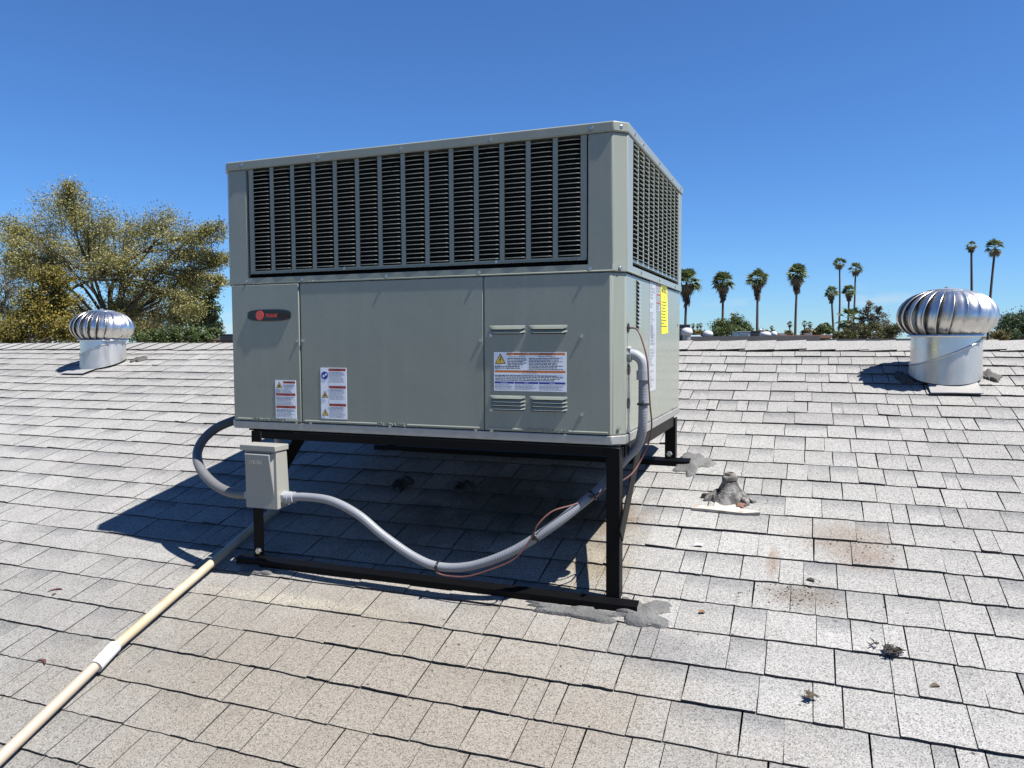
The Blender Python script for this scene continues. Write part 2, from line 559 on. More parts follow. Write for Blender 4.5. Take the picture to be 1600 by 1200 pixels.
# ------------------------------------------------------------------ ground and house
SLOPE = 0.30
CS = 1 / math.sqrt(1 + SLOPE * SLOPE)
SN = SLOPE * CS
Z0 = CZ - 1.452                        # roof plane height at Y = 0


def roof_z(y): return Z0 + SLOPE * y


RIDGE_Y = 4.80
EAVE_Y = -2.2
HX0, HX1 = -10.5, 6.5
BACK_Y = 2 * RIDGE_Y - EAVE_Y


def sag(x, y):
    return 0.006 * mnoise.noise(Vector((x * 0.7, y * 0.9, 3.1))) + 0.0025 * mnoise.noise(Vector((x * 2.3, y * 3.1, 7.7)))


b = MB()
b.add([(-3000, -3000, 0), (3000, -3000, 0), (3000, 3000, 0), (-3000, 3000, 0)], [(0, 1, 2, 3)])
tag(b.build('ground', M['ground']), kind='structure')

house = empty('house', (-2, RIDGE_Y, 0), 'single storey house whose pale grey shingled roof carries the air conditioner', 'house')
b = MB()
wy0, wy1 = EAVE_Y + 0.6, BACK_Y - 0.6
wx0, wx1 = HX0 + 0.4, HX1 - 0.4
wz = roof_z(wy0) - 0.06
b.add([(wx0, wy0, 0), (wx1, wy0, 0), (wx1, wy1, 0), (wx0, wy1, 0), (wx0, wy0, wz), (wx1, wy0, wz), (wx1, wy1, wz), (wx0, wy1, wz),
       (wx0, RIDGE_Y, roof_z(RIDGE_Y) - 0.07), (wx1, RIDGE_Y, roof_z(RIDGE_Y) - 0.07)],
      [(0, 1, 5, 4), (2, 3, 7, 6), (1, 2, 6, 9, 5), (3, 0, 4, 8, 7)])
b.build('wall', M['stucco'], house)
b = MB()
zr, ze = roof_z(RIDGE_Y) - 0.012, roof_z(EAVE_Y) - 0.012
b.add([(HX0, EAVE_Y, ze - 0.05), (HX1, EAVE_Y, ze - 0.05), (HX1, RIDGE_Y, zr - 0.05), (HX0, RIDGE_Y, zr - 0.05),
       (HX0, EAVE_Y, ze), (HX1, EAVE_Y, ze), (HX1, RIDGE_Y, zr), (HX0, RIDGE_Y, zr)],
      [(0, 3, 2, 1), (4, 5, 6, 7), (0, 1, 5, 4), (1, 2, 6, 5), (3, 0, 4, 7)])
roof = b.build('roof', M['felt'], house)
b = MB()
b.add([(HX0, RIDGE_Y, zr), (HX1, RIDGE_Y, zr), (HX1, BACK_Y, ze), (HX0, BACK_Y, ze), (HX0, RIDGE_Y, zr - 0.05), (HX1, RIDGE_Y, zr - 0.05), (HX1, BACK_Y, ze - 0.05), (HX0, BACK_Y, ze - 0.05)],
      [(0, 1, 2, 3), (4, 7, 6, 5), (1, 5, 6, 2), (0, 3, 7, 4), (2, 6, 7, 3)])
b.build('back_slope', M['shingle'], house)
b = MB()
b.box(HX0, HX1, EAVE_Y - 0.03, EAVE_Y - 0.002, ze - 0.16, ze - 0.01)
b.build('fascia', M['wood_trim'], house)


# shingle tabs: each one a thin wedge lapped over the course below
def rp(x, s, h):
    """roof coordinates (x, distance up the slope from Y=0, height off the deck) to world"""
    y = s * CS - h * SN
    return (x, y, Z0 + s * SN + h * CS)


STEP_Y = 0.1325
EXPO = STEP_Y / CS
PHASE = 2.258 - 16 * STEP_Y              # one course line runs at Y = 2.258


def tab(x0, x1, k, thick, tone, band):
    y0 = PHASE + k * STEP_Y
    s0 = y0 / CS
    nseg = 5
    vs = []
    xs = [x0 + (x1 - x0) * i / nseg for i in range(nseg + 1)]
    lift = rnd.uniform(0, 0.0012) if rnd.random() < 0.9 else rnd.uniform(0.0012, 0.0036)
    tw = rnd.uniform(-0.006, 0.006)
    for i, x in enumerate(xs):
        f = i / nseg
        wob = 0.004 * mnoise.noise(Vector((x * 1.7, k * 5.3, 0.3))) + 0.0016 * mnoise.noise(Vector((x * 9, k * 3.3, 4.3)))
        s = s0 + wob + rnd.uniform(-0.0016, 0.0016) + tw * (f - 0.5) * 0.4
        g = sag(x, y0)
        hb = 0.0030 + g + lift * (1.3 - f * 0.6) + rnd.uniform(0, 0.0008)
        ht = hb + thick
        skew = tw * 0.25
        vs += [rp(x, s, hb), rp(x, s + 0.0008, ht), rp(x + skew, s0 + EXPO * 0.6, g + 0.0058 + (thick - .005) * .5), rp(x + skew, s0 + EXPO + 0.03, g + 0.0010)]
    fs, mi = [], []
    for i in range(nseg):
        a, c = 4 * i, 4 * (i + 1)
        fs += [(a, c, c + 1, a + 1), (a + 1, c + 1, c + 2, a + 2), (a + 2, c + 2, c + 3, a + 3)]
        mi += [1, 0, 0]
    fs += [(0, 1, 2, 3), (4 * nseg + 3, 4 * nseg + 2, 4 * nseg + 1, 4 * nseg)]
    mi += [1, 1]
    cols = []
    for i in range(nseg + 1):
        cols += [(tone, 0, band), (tone, 0, band), (tone, .6, band), (tone, 1.15, band)]
    return vs, fs, mi, cols


def tab_mesh(name, tabs, origin):
    V, F, MI, C = [], [], [], []
    for vs, fs, mi, cols in tabs:
        o = len(V)
        V += [(v[0] - origin[0], v[1] - origin[1], v[2] - origin[2]) for v in vs]
        F += [tuple(o + i for i in f) for f in fs]
        MI += mi
        C += cols
    me = bpy.data.meshes.new(name)
    me.from_pydata(V, [], F)
    me.materials.append(M['shingle']); me.materials.append(M['asphalt_edge'])
    me.polygons.foreach_set('material_index', MI)
    a = me.color_attributes.new('tab', 'FLOAT_COLOR', 'POINT')
    a.data.foreach_set('color', np.array([(r, g, b_, 1) for r, g, b_ in C], dtype=np.float32).ravel())
    me.update()
    return me


all_tabs = []
k0 = int((EAVE_Y - PHASE) / STEP_Y) + 1
k1 = int((RIDGE_Y - 0.06 - PHASE) / STEP_Y)
for k in range(k0, k1 + 1):
    x = HX0 + rnd.uniform(0, 0.2)
    strip_end = x + 0.98
    tooth = rnd.random() < 0.5
    strip_tone = rnd.uniform(0.25, 0.75)
    while x < HX1:
        w = rnd.choice((0.05, 0.07, 0.085, 0.095, 0.105, 0.115, 0.125, 0.14, 0.16, 0.18)) * rnd.uniform(0.92, 1.08)
        if x + w > strip_end - 0.05:
            w = max(0.05, strip_end - x); strip_end += 0.985; strip_tone = rnd.uniform(0.25, 0.75)
        thick = rnd.uniform(0.0034, 0.0050) if tooth else rnd.uniform(0.0021, 0.0030)
        gap = rnd.uniform(0.0020, 0.0032) if rnd.random() < 0.75 else rnd.uniform(0.0028, 0.0038)
        band = (rnd.uniform(0.35, 1.0) if rnd.random() < (0.25 if tooth else 0.75) else rnd.uniform(0, 0.25))
        tone = min(1, max(0, strip_tone + rnd.gauss(0, 0.16)))
        all_tabs.append((x, min(x + w, HX1) - gap, k, tab(x, min(x + w, HX1) - gap, k, thick, tone, band)))
        x += w
        tooth = not tooth if rnd.random() < 0.85 else tooth


def screen_area(vs):
    ids = (1, 21, 23, 3)
    pts = []
    for i in ids:
        p = proj(vs[i])
        if p[2] < 0.2: return 0
        pts.append(p)
    cx = sum(p[0] for p in pts) / 4; cy = sum(p[1] for p in pts) / 4
    if not (-20 < cx < 1620 and 530 < cy < 1215): return 0
    return abs(sum(pts[i][0] * pts[(i + 1) % 4][1] - pts[(i + 1) % 4][0] * pts[i][1] for i in range(4))) / 2


order = sorted(range(len(all_tabs)), key=lambda i: -screen_area(all_tabs[i][3][0]))
near = set(order[:300])
rest = []
for i, (x0, x1, k, tb) in enumerate(all_tabs):
    if i in near:
        c = Vector(tb[0][5])
        link('shingle', tab_mesh('shingle', [tb], c), roof, c)
    else:
        rest.append(tb)
oc = Vector(WPOS[roof])
tag(link('shingle_courses', tab_mesh('shingle_courses', rest, oc), roof, oc), kind='stuff')

# ridge caps, folded over the ridge and lapped from right to left
capx = HX1
cap_parts = 0
cap_rest = []
while capx > HX0:
    w = 0.158 * rnd.uniform(0.94, 1.06)
    xa, xb = capx - w - 0.03, capx - rnd.uniform(0.0, 0.003)
    hw = 0.205 + rnd.uniform(-0.008, 0.008)
    skew = rnd.uniform(-0.012, 0.012)
    vs = []
    g = 0.004 * mnoise.noise(Vector((capx * 0.8, 1.2, 9)))
    for (x, lift) in ((xa, 0.005), (xb, 0.011 + rnd.uniform(0, 0.003))):
        for t_ in (0, 0.006):
            for yy, dz in ((-hw, 0.0), (-0.03, 0.006), (0.03, 0.006), (hw, 0.0)):
                sk = skew * (-yy / hw)
                vs.append((x + sk, RIDGE_Y + yy, roof_z(RIDGE_Y) - SLOPE * abs(yy) + lift + t_ + dz * 0 - (0.004 if abs(yy) < .1 else 0) + g))
    fs = [(8 + j, 9 + j, 13 + j, 12 + j) for j in (0, 1, 2)]
    # top skin (xa row 4..7, xb row 12..15), lower skin, ends
    top = [(4 + j, 12 + j, 13 + j, 5 + j) for j in (0, 1, 2)]
    bot = [(0 + j, 1 + j, 9 + j, 8 + j) for j in (0, 1, 2)]
    side = [(0, 8, 12, 4), (3, 7, 15, 11)]
    lt = [(0 + j, 4 + j, 5 + j, 1 + j) for j in (0, 1, 2)]
    tone = rnd.uniform(0.4, 0.9)
    tb = (vs, top + bot + fs + side + lt, [0] * 3 + [1] * 11, [(tone, 0.1, 0.1)] * 16)
    px = proj(vs[5])[0]
    if -80 < px < 1680:
        c = Vector(vs[5])
        link('ridge_cap', tab_mesh('ridge_cap', [tb], c), roof, c)
    else:
        cap_rest.append(tb)
    capx -= w
tag(link('ridge_cap_run', tab_mesh('ridge_cap_run', cap_rest, oc), roof, oc), kind='stuff')


# ------------------------------------------------------------------ rooftop air conditioner
XL, XR, YF, YB = -1.960, -0.498, 2.200, 3.300
CH = 0.037
Zb, Zp, Zw, Zg0, Zg1, Zc, Zt = [CZ + z for z in (-0.311, -0.283, 0.203, 0.247, 0.600, 0.601, 0.631)]


def octo(x0, x1, y0, y1, c):
    return [(x0 + c, y0), (x1 - c, y0), (x1, y0 + c), (x1, y1 - c), (x1 - c, y1), (x0 + c, y1), (x0, y1 - c), (x0, y0 + c)]


unit = empty('rooftop_air_conditioner', ((XL + XR) / 2, (YF + YB) / 2, Zb), 'large grey green packaged air conditioner with louvred top on black stand', 'air conditioner')
P = M['paint']
b = MB(); b.prism(octo(XL - 0.004, XR + 0.004, YF - 0.004, YB + 0.004, CH), Zc, Zt)
cap = b.build('top_cap', P, unit, smooth=True, bevel=0.004, seg=3)
b = MB(); b.prism(octo(XL + 0.05, XR - 0.05, YF + 0.05, YB - 0.05, CH), Zw + 0.002, Zc - 0.001)
b.build('condenser_coil', M['coil'], unit)
# corner posts
for sx in (0, 1):
    for sy in (0, 1):
        w1 = 0.077 if sx == 0 else 0.074
        poly = [(0 + CH + w1, 0), (0 + CH + w1, 0.012), (0.03, 0.012 + 0.0), (0.012, 0.04), (0.012, CH + 0.078), (0, CH + 0.078), (0, CH), (CH, 0)]
        poly = [(CH + w1, 0), (CH + w1, 0.014), (CH + 0.004, 0.014), (0.014, CH + 0.004), (0.014, CH + 0.075), (0, CH + 0.075), (0, CH), (CH, 0)]
        q = [((XL + x) if sx == 0 else (XR - x), (YF + y) if sy == 0 else (YB - y)) for x, y in poly]
        if (sx + sy) % 2 == 1: q = q[::-1]
        b = MB(); b.prism(q[::-1], Zw, Zc - 0.0005)
        b.build('corner_post', P, unit, smooth=True, bevel=0.0035)
# waist flange with a hemmed lower lip
b = MB(); b.prism(octo(XL - 0.001, XR + 0.001, YF - 0.0008, YB + 0.001, CH), Zw + 0.0015, CZ + 0.2225)
b.build('waist_flange', P, unit)
b = MB()
hem = octo(XL + 0.0005, XR - 0.0005, YF + 0.0006, YB - 0.0005, CH)
b.tube([(x, y, Zw - 0.0004) for x, y in hem + hem[:1]], 0.0028, 10)
b.build('hem_roll', P, unit, smooth=True)

# front louvred grille: stamped sheet with upright bars, one slat per slot
GX0, GX1 = -1.838, -0.613
BX0, BX1 = -1.826, -0.624
NB = 14
pitch = (BX1 - BX0) / NB
bar = 0.0155
NR = 25
rp_ = (Zg1 - 0.002 - Zg0) / NR
GY = YF + 0.004
b = MB()
b.box(GX0, GX1, GY, GY + 0.002, CZ + 0.2385, Zg0)
b.box(GX0, GX1, GY - 0.003, GY + 0.012, CZ + 0.2365, CZ + 0.2385)
for i in range(NB + 1):
    xc = BX0 + i * pitch
    x0 = GX0 if i == 0 else xc - bar / 2
    x1 = GX1 if i == NB else xc + bar / 2
    b.box(x0, x1, GY, GY + 0.002, Zg0, Zg1)
grille = b.build('front_grille', P, unit)


def slat_mesh(w):
    """louvre blade: lip at the front, leaning back and up, ends pinched into the sheet"""
    prof = [(0.0, -0.0025, 0.55), (0.10, -0.0058, 0.9), (0.5, -0.0066, 1.0), (0.90, -0.0058, 0.9), (1.0, -0.0025, 0.55)]
    vs = []
    for f, fr, k in prof:
        x = (f - 0.5) * w
        vs += [(x, fr + 0.0002, -0.0012), (x, fr - 0.0006, 0.0004), (x, fr + 0.0022, 0.0017 * k), (x, 0.003, 0.0026 * k), (x, 0.0034, 0.0018 * k)]
    fs = []
    for i in range(4):
        for j in range(4):
            a = 5 * i + j
            fs.append((a, a + 5, a + 6, a + 1))
        fs.append((5 * i + 4, 5 * i + 9, 5 * i + 5, 5 * i))
    me = bpy.data.meshes.new('louver_slat')
    me.from_pydata(vs, [], fs)
    me.materials.append(P)
    me.polygons.foreach_set('use_smooth', [True] * len(me.polygons))
    return me


sw = pitch - bar + 0.001
sme = slat_mesh(sw)
left = MB()
for i in range(NB - 1, -1, -1):
    for j in range(NR):
        c = (BX0 + (i + 0.5) * pitch, GY, Zg0 + (j + 0.35) * rp_)
        if i >= 2:
            link('louver_slat', sme, grille, c)
        else:
            left.add([(v.co.x + c[0], v.co.y + c[1], v.co.z + c[2]) for v in sme.vertices], [tuple(p.vertices) for p in sme.polygons])
tag(left.build('louver_slats', P, grille, smooth=True), kind='stuff')

# side grille facing right
SX = XR - 0.004
SY0, SY1 = 2.316, 3.188
NS = 10
sp = (SY1 - SY0) / NS
b = MB()
b.box(SX - 0.002, SX, SY0 - 0.014, SY1 + 0.014, CZ + 0.2385, Zg0)
b.box(SX - 0.012, SX + 0.003, SY0 - 0.014, SY1 + 0.014, CZ + 0.2365, CZ + 0.2385)
for i in range(NS + 1):
    yc = SY0 + i * sp
    b.box(SX - 0.002, SX, max(SY0 - 0.014, yc - 0.008), min(SY1 + 0.014, yc + 0.008), Zg0, Zg1)
sgr = b.build('side_grille', P, unit)
b = MB()
sm2 = slat_mesh(sp - 0.0155)
for i in range(NS):
    for j in range(NR):
        cy, cz = SY0 + (i + 0.5) * sp, Zg0 + (j + 0.35) * rp_
        b.add([(SX - v.co.y, cy + v.co.x, cz + v.co.z) for v in sm2.vertices], [tuple(p.vertices) for p in sm2.polygons])
tag(b.build('louver_slats', P, sgr, smooth=True), kind='stuff')

# lower cabinet
b = MB(); b.prism(octo(XL + 0.006, XR - 0.005, YF + 0.006, YB - 0.006, CH - 0.004), Zp, Zw - 0.0035)
shell = b.build('cabinet_shell', P, unit, smooth=True, bevel=0.005, seg=3)
b = MB(); b.prism(octo(XL + 0.003, XR - 0.002, YF - 0.001, YB - 0.003, CH - 0.002), Zb, Zp - 0.0008)
b.build('base_rail', M['galv'], unit, smooth=True, bevel=0.003)


def front_panel(name, x0, x1, cut=0.0, proud=0.0):
    b = MB()
    b.prism([(x0, YF - proud), (x1 - cut, YF - proud), (x1, YF + 0.0068), (x0, YF + 0.0068)], Zp + 0.002, Zw - 0.005)
    return b.build(name, P, unit, smooth=True, bevel=0.0022)


pc_ = front_panel('compressor_panel', XL + CH + 0.004, -1.6325, 0.0, 0.003)
pb_ = front_panel('blower_panel', -1.6275, -0.9455)
pk_ = front_panel('control_panel', -0.9405, -0.5345, 0.006)


# embossed lines and lettering along the panel bottoms
def text_mesh(body, size, name, extrude=0.0, bold=0.0, align='LEFT', shear=0.0):
    cu = bpy.data.curves.new(name, 'FONT')
    cu.body = body; cu.size = size; cu.extrude = extrude; cu.offset = bold; cu.align_x = align; cu.shear = shear
    cu.resolution_u = 3
    o = bpy.data.objects.new(name, cu)
    COL.objects.link(o)
    dg = bpy.context.evaluated_depsgraph_get()
    me = bpy.data.meshes.new_from_object(o.evaluated_get(dg))
    bpy.data.objects.remove(o)
    return me


class Face:
    """flat drawing surface: origin, u axis, v axis, outward normal"""
    def __init__(s, o, u, v, n): s.o, s.u, s.v, s.n = Vector(o), Vector(u), Vector(v), Vector(n)
    def p(s, a, c, h=0.0): return s.o + s.u * a + s.v * c + s.n * h


FRONT = Face((0, YF, CZ), (1, 0, 0), (0, 0, 1), (0, -1, 0))
YC = YF - 0.003                          # the compressor panel stands a little proud of its neighbours
FRONTC = Face((0, YC, CZ), (1, 0, 0), (0, 0, 1), (0, -1, 0))
SIDE = Face((XR - 0.005, 0, CZ), (0, 1, 0), (0, 0, 1), (1, 0, 0))


def quad_on(mb, fc, a0, a1, c0, c1, h):
    mb.add([fc.p(a0, c0, h), fc.p(a1, c0, h), fc.p(a1, c1, h), fc.p(a0, c1, h)], [(0, 1, 2, 3)])


def put_text(fc, body, a, c, h, size, mat, parent, width=None, name='lettering', extrude=0.0, bold=0.0, center=True, height=None, shear=0.0, rot=False):
    me = text_mesh(body, size, name, extrude, bold, shear=shear)
    P_ = np.zeros(len(me.vertices) * 3); me.vertices.foreach_get('co', P_); P_ = P_.reshape(-1, 3)
    mn, mx = P_.min(0), P_.max(0)
    s = (width / (mx[0] - mn[0])) if width else 1.0
    sv = (height / (mx[1] - mn[1])) if height else s
    b = MB()
    vs = []
    for x, y, z in P_:
        x = (x - (mn[0] + mx[0]) / 2) * s; y = (y - (mn[1] + mx[1]) / 2) * sv
        if rot: x, y = -y, x
        vs.append(fc.p(a + x, c + y, h + z))
    b.add(vs, [tuple(p.vertices) for p in me.polygons])
    return b.build(name, mat, parent)


def emboss(parent, a0, a1, c, fc):
    b = MB()
    n = 6
    vs = []
    for a in (a0, a1):
        for i in range(n + 1):
            t_ = math.pi * i / n
            vs.append(fc.p(a, c + 0.0035 * math.cos(t_), 0.0022 * math.sin(t_)))
    b.add(vs, [(i, i + 1, n + 2 + i, n + 1 + i) for i in range(n)])
    b.build('embossed_rib', P, parent, smooth=True)


EZ = -0.2755
for par, a0, t0, t1, a1, word in ((pc_, -1.903, -1.83, -1.705, -1.643, 'COMPRESSOR'), (pb_, -1.617, -1.322, -1.225, -0.957, 'BLOWER'), (pk_, -0.93, -0.806, -0.675, -0.545, 'CONTROL/HEAT')):
    fc = FRONTC if par is pc_ else FRONT
    emboss(par, a0, t0 - 0.008, EZ, fc); emboss(par, t1 + 0.008, a1, EZ, fc)
    put_text(fc, word, (t0 + t1) / 2, EZ, 0.0010, 0.014, P, par, width=t1 - t0, height=0.0105, name='embossed_lettering', extrude=0.0011)

# stamped vent hoods on the control panel
def hood(parent, a0, a1, ctop, hgt, out):
    n, m = 10, 5
    vs = []
    for i in range(n + 1):
        f = i / n
        e = min(1.0, min(f, 1 - f) / 0.10)
        e = math.sqrt(max(0.0, 1 - (1 - e) ** 2))
        for j in range(m + 1):
            t_ = j / m * math.pi / 2
            vs.append(FRONT.p(a0 + (a1 - a0) * f, ctop - hgt * (j / m) * (0.55 + 0.45 * e), out * (j / m) ** 0.75 * e + 0.0002))
    b = MB()
    b.add(vs, [(i * (m + 1) + j, i * (m + 1) + j + 1, (i + 1) * (m + 1) + j + 1, (i + 1) * (m + 1) + j) for i in range(n) for j in range(m)])
    b.build('vent_hood', P, parent, smooth=True)
    b = MB(); quad_on(b, FRONT, a0 + 0.006, a1 - 0.006, ctop - hgt - 0.0035, ctop - hgt + 0.001, 0.0005)
    b.build('vent_slit', M['dark_inside'], parent)


for a0, a1 in ((-0.923, -0.805), (-0.792, -0.671)):
    for i in range(2): hood(pk_, a0, a1, 0.046 - i * 0.0165, 0.0120 if i == 0 else 0.0075, 0.0052)
    for i in range(4): hood(pk_, a0, a1, -0.170 - (i * 0.0112 + (0.004 if i else 0)), 0.0105 if i == 0 else 0.0062, 0.0048)

# screws
b = MB(); b.lathe([(0.0062, 0), (0.0062, 0.0012), (0.0044, 0.0013), (0.0042, 0.0027), (0.003, 0.0032), (0.0001, 0.0032)], (0, 0, 0), 8)
sv = b.v; sf = b.f
smeF = bpy.data.meshes.new('screw'); smeF.from_pydata([(x, -z, y) for x, y, z in sv], [], [f[::1] for f in sf]); smeF.materials.append(M['screw'])
smeS = bpy.data.meshes.new('screw'); smeS.from_pydata([(z, x, y) for x, y, z in sv], [], sf); smeS.materials.append(M['screw'])
smeC = bpy.data.meshes.new('screw'); r2 = math.sqrt(0.5)
smeC.from_pydata([((x * r2 + z * r2), (x * r2 - z * r2), y) for x, y, z in sv], [], sf); smeC.materials.append(M['screw'])
for par, yy, pts in ((cap, YF - 0.004, [(-1.859, 0.618), (-1.542, 0.616), (-1.227, 0.615), (-0.915, 0.614), (-0.596, 0.617)]),
                     (unit, YF - 0.0015, [(-1.852, 0.2115), (-1.616, 0.2115), (-1.287, 0.211), (-0.957, 0.211), (-0.601, 0.211)]),
                     (grille, GY, [(-1.45, 0.2425), (-0.9, 0.2425)]),
                     (pc_, YC, [(-1.6395, 0.001), (-1.649, -0.281)]), (pb_, YF, [(-1.6185, 0.001), (-0.9535, 0.001), (-1.593, -0.281), (-1.281, -0.281), (-0.972, -0.281)]),
                     (pk_, YF, [(-0.627, 0.012), (-0.626, -0.222), (-0.918, -0.281), (-0.919, 0.016), (-0.919, -0.217)])):
    for x, z in pts: link('screw', smeF, par, (x, yy, CZ + z))
for z in (0.616, 0.211): link('screw', smeC, cap if z > .5 else unit, (XR - CH / 2 + (0.0035 if z > .5 else .0014), YF + CH / 2 - (0.0035 if z > .5 else .0014), CZ + z))
link('screw', smeC, shell, (XR - 0.005 - CH / 2 + 0.004, YF + CH / 2 + 0.001, CZ - 0.262))
for y, z in ((2.31, 0.616), (2.44, 0.616), (2.72, 0.616), (3.0, 0.616), (3.2, 0.616)): link('screw', smeS, cap, (XR + 0.004, y, CZ + z))
for y in (2.43, 2.75, 3.1): link('screw', smeS, unit, (XR + 0.001, y, CZ + 0.212))
for y, z in ((2.6, -0.29), (2.85, -0.29), (3.1, -0.29), (3.2, 0.05)): link('screw', smeS, shell, (XR - 0.005, y, CZ + z + .01))
# side stamped louvre column
b = MB()
for i in range(12):
    c = 0.187 - i * 0.0125
    vs = []
    for a in (2.385, 2.432):
        vs += [SIDE.p(a, c, 0.0003), SIDE.p(a, c - 0.004, 0.006), SIDE.p(a, c - 0.0075, 0.0075)]
    b.add(vs, [(0, 1, 4, 3), (1, 2, 5, 4)])
b.build('side_vent_hoods', P, shell)
for i in range(12):
    b = MB(); quad_on(b, SIDE, 2.386, 2.432, 0.187 - i * 0.0125 - 0.0122, 0.187 - i * 0.0125 - 0.005, 0.0004)
    b.build('vent_slit', M['dark_inside'], shell)
# knock-out plugs and wire grommet
for y, z, r in ((2.279, -0.09, 0.016), (2.279, -0.192, 0.016), (2.268, 0.036, 0.014)):
    b = MB(); b.lathe([(r, 0), (r, 0.003), (r * 0.7, 0.004), (0.0001, 0.004)], (0, 0, 0), 16)
    me = MB(); me.add([(XR - 0.005 + h, y + x_, CZ + z + y_) for x_, y_, h in b.v], b.f)
    me.build('knockout_plug', M['tie'], shell, smooth=True, autosmooth=.6)

# badge with emblem and lettering
badge_pts = []
n = 40
for i in range(n):
    a = 2 * math.pi * i / n
    ca, sa = math.cos(a), math.sin(a)
    u = abs(ca) ** 0.45 * (1 if ca >= 0 else -1); v = abs(sa) ** 0.45 * (1 if sa >= 0 else -1)
    badge_pts.append((-1.757 + 0.0915 * u, 0.0905 + (0.0205 * (1 - 0.16 * u * u)) * v))
b = MB()
b.add([FRONTC.p(a, c, 0.0) for a, c in badge_pts] + [FRONTC.p(a, c, 0.0035) for a, c in badge_pts] + [FRONTC.p(-1.757 + (a + 1.757) * 0.975, 0.0905 + (c - .0905) * 0.9, 0.0048) for a, c in badge_pts],
      [(i, (i + 1) % n, n + (i + 1) % n, n + i) for i in range(n)] + [(n + i, n + (i + 1) % n, 2 * n + (i + 1) % n, 2 * n + i) for i in range(n)] + [tuple(range(2 * n, 3 * n))])
badge = b.build('badge', M['badge_black'], unit, smooth=True, autosmooth=.5)
badge['label'] = 'black oblong badge with red emblem and red lettering'


def disc(fc, a, c, r, h0, h1, n=28):
    b = MB()
    b.add([fc.p(a + r * math.cos(2 * math.pi * i / n), c + r * math.sin(2 * math.pi * i / n), h) for h in (h0, h1) for i in range(n)],
          [(i, (i + 1) % n, n + (i + 1) % n, n + i) for i in range(n)] + [tuple(range(n, 2 * n))])
    return b


disc(FRONTC, -1.7935, 0.0905, 0.0168, 0.0045, 0.0060).build('emblem', M['badge_red'], badge)
b = MB()
for rr, w in ((0.0125, 0.0014),):
    vs = []
    for i in range(29):
        a = 2 * math.pi * i / 28
        vs += [FRONTC.p(-1.7935 + rr * math.cos(a), 0.0905 + rr * math.sin(a), 0.0064), FRONTC.p(-1.7935 + (rr - w) * math.cos(a), 0.0905 + (rr - w) * math.sin(a), 0.0064)]
    b.add(vs, [(2 * i, 2 * i + 2, 2 * i + 3, 2 * i + 1) for i in range(28)])
quad_on(b, FRONTC, -1.7935 - 0.0008, -1.7935 + 0.0008, 0.0825, 0.0965, 0.0066)
quad_on(b, FRONTC, -1.7935 - 0.0062, -1.7935 + 0.0062, 0.0945, 0.0960, 0.0065)
quad_on(b, FRONTC, -1.7935 - 0.009, -1.7935 + 0.009, 0.0868, 0.0880, 0.0065)
b.build('emblem_lines', simple('emblem_pale', (0.55, 0.2, 0.16), 0.4), badge)
put_text(FRONTC, 'TRANE', -1.744, 0.0895, 0.0053, 0.02, M['badge_red'], badge, width=0.051, height=0.0125, bold=0.0006, shear=0.12)

# stickers
srnd = random.Random(3)


def greek(mb, fc, a0, a1, c0, c1, h, rows, fill=0.9, th=0.5, rag=0.25):
    """rows of small print too fine to read: a run of word-length dashes"""
    st = (c1 - c0) / rows
    for r in range(rows):
        c = c1 - (r + 0.5) * st
        a = a0
        end = a1 - (a1 - a0) * srnd.uniform(0, rag)
        while a < end:
            w = srnd.uniform(0.0035, 0.012)
            quad_on(mb, fc, a, min(a + w, end), c - st * th / 2, c + st * th / 2, h)
            a += w + srnd.uniform(0.0012, 0.0024)


def triangle(fc, a, c, w, parent, bolt=True):
    h = w * 0.9
    b = MB(); b.add([fc.p(a - w / 2, c - h / 2, .0017), fc.p(a + w / 2, c - h / 2, .0017), fc.p(a, c + h / 2, .0017)], [(0, 1, 2)])
    b.build('warning_triangle_border', M['ink'], parent)
    k = 0.80
    b = MB(); b.add([fc.p(a - w * k / 2, c - h / 2 + h * .07, .0020), fc.p(a + w * k / 2, c - h / 2 + h * .07, .0020), fc.p(a, c - h / 2 + h * (.07 + k), .0020)], [(0, 1, 2)])
    b.build('warning_triangle', M['sticker_yellow'], parent)
    b = MB()
    if bolt:
        pts = [(0.05, .28), (-.10, -.02), (0.0, -.02), (-.04, -.30), (.11, .04), (.02, .04), (.10, .28)]
    else:
        pts = [(-.18, -.1), (-.05, .12), (.1, .1), (.2, -.16), (.1, -.3), (0, -.08), (-.14, -.3)]
    b.add([fc.p(a + x * w, c - h * .08 + y * h, .0023) for x, y in pts], [tuple(range(len(pts)))])
    b.build('warning_symbol', M['ink'], parent)


def sheet(name, fc, a0, a1, c0, c1, mat, parent, label=None, h=0.0010):
    b = MB()
    b.add([fc.p(a0, c0, 0.0001), fc.p(a1, c0, 0.0001), fc.p(a1, c1, 0.0001), fc.p(a0, c1, 0.0001), fc.p(a0, c0, h), fc.p(a1, c0, h), fc.p(a1, c1, h), fc.p(a0, c1, h)],
          [(0, 1, 5, 4), (1, 2, 6, 5), (2, 3, 7, 6), (3, 0, 4, 7), (4, 5, 6, 7)])
    o = b.build(name, mat, parent)
    if label: o['label'] = label
    return o


def bars(fc, rects, mat, parent, name='heading_bar', h=0.0016):
    for a0, a1, c0, c1 in rects:
        b = MB(); quad_on(b, fc, a0, a1, c0, c1, h); b.build(name, mat, parent)


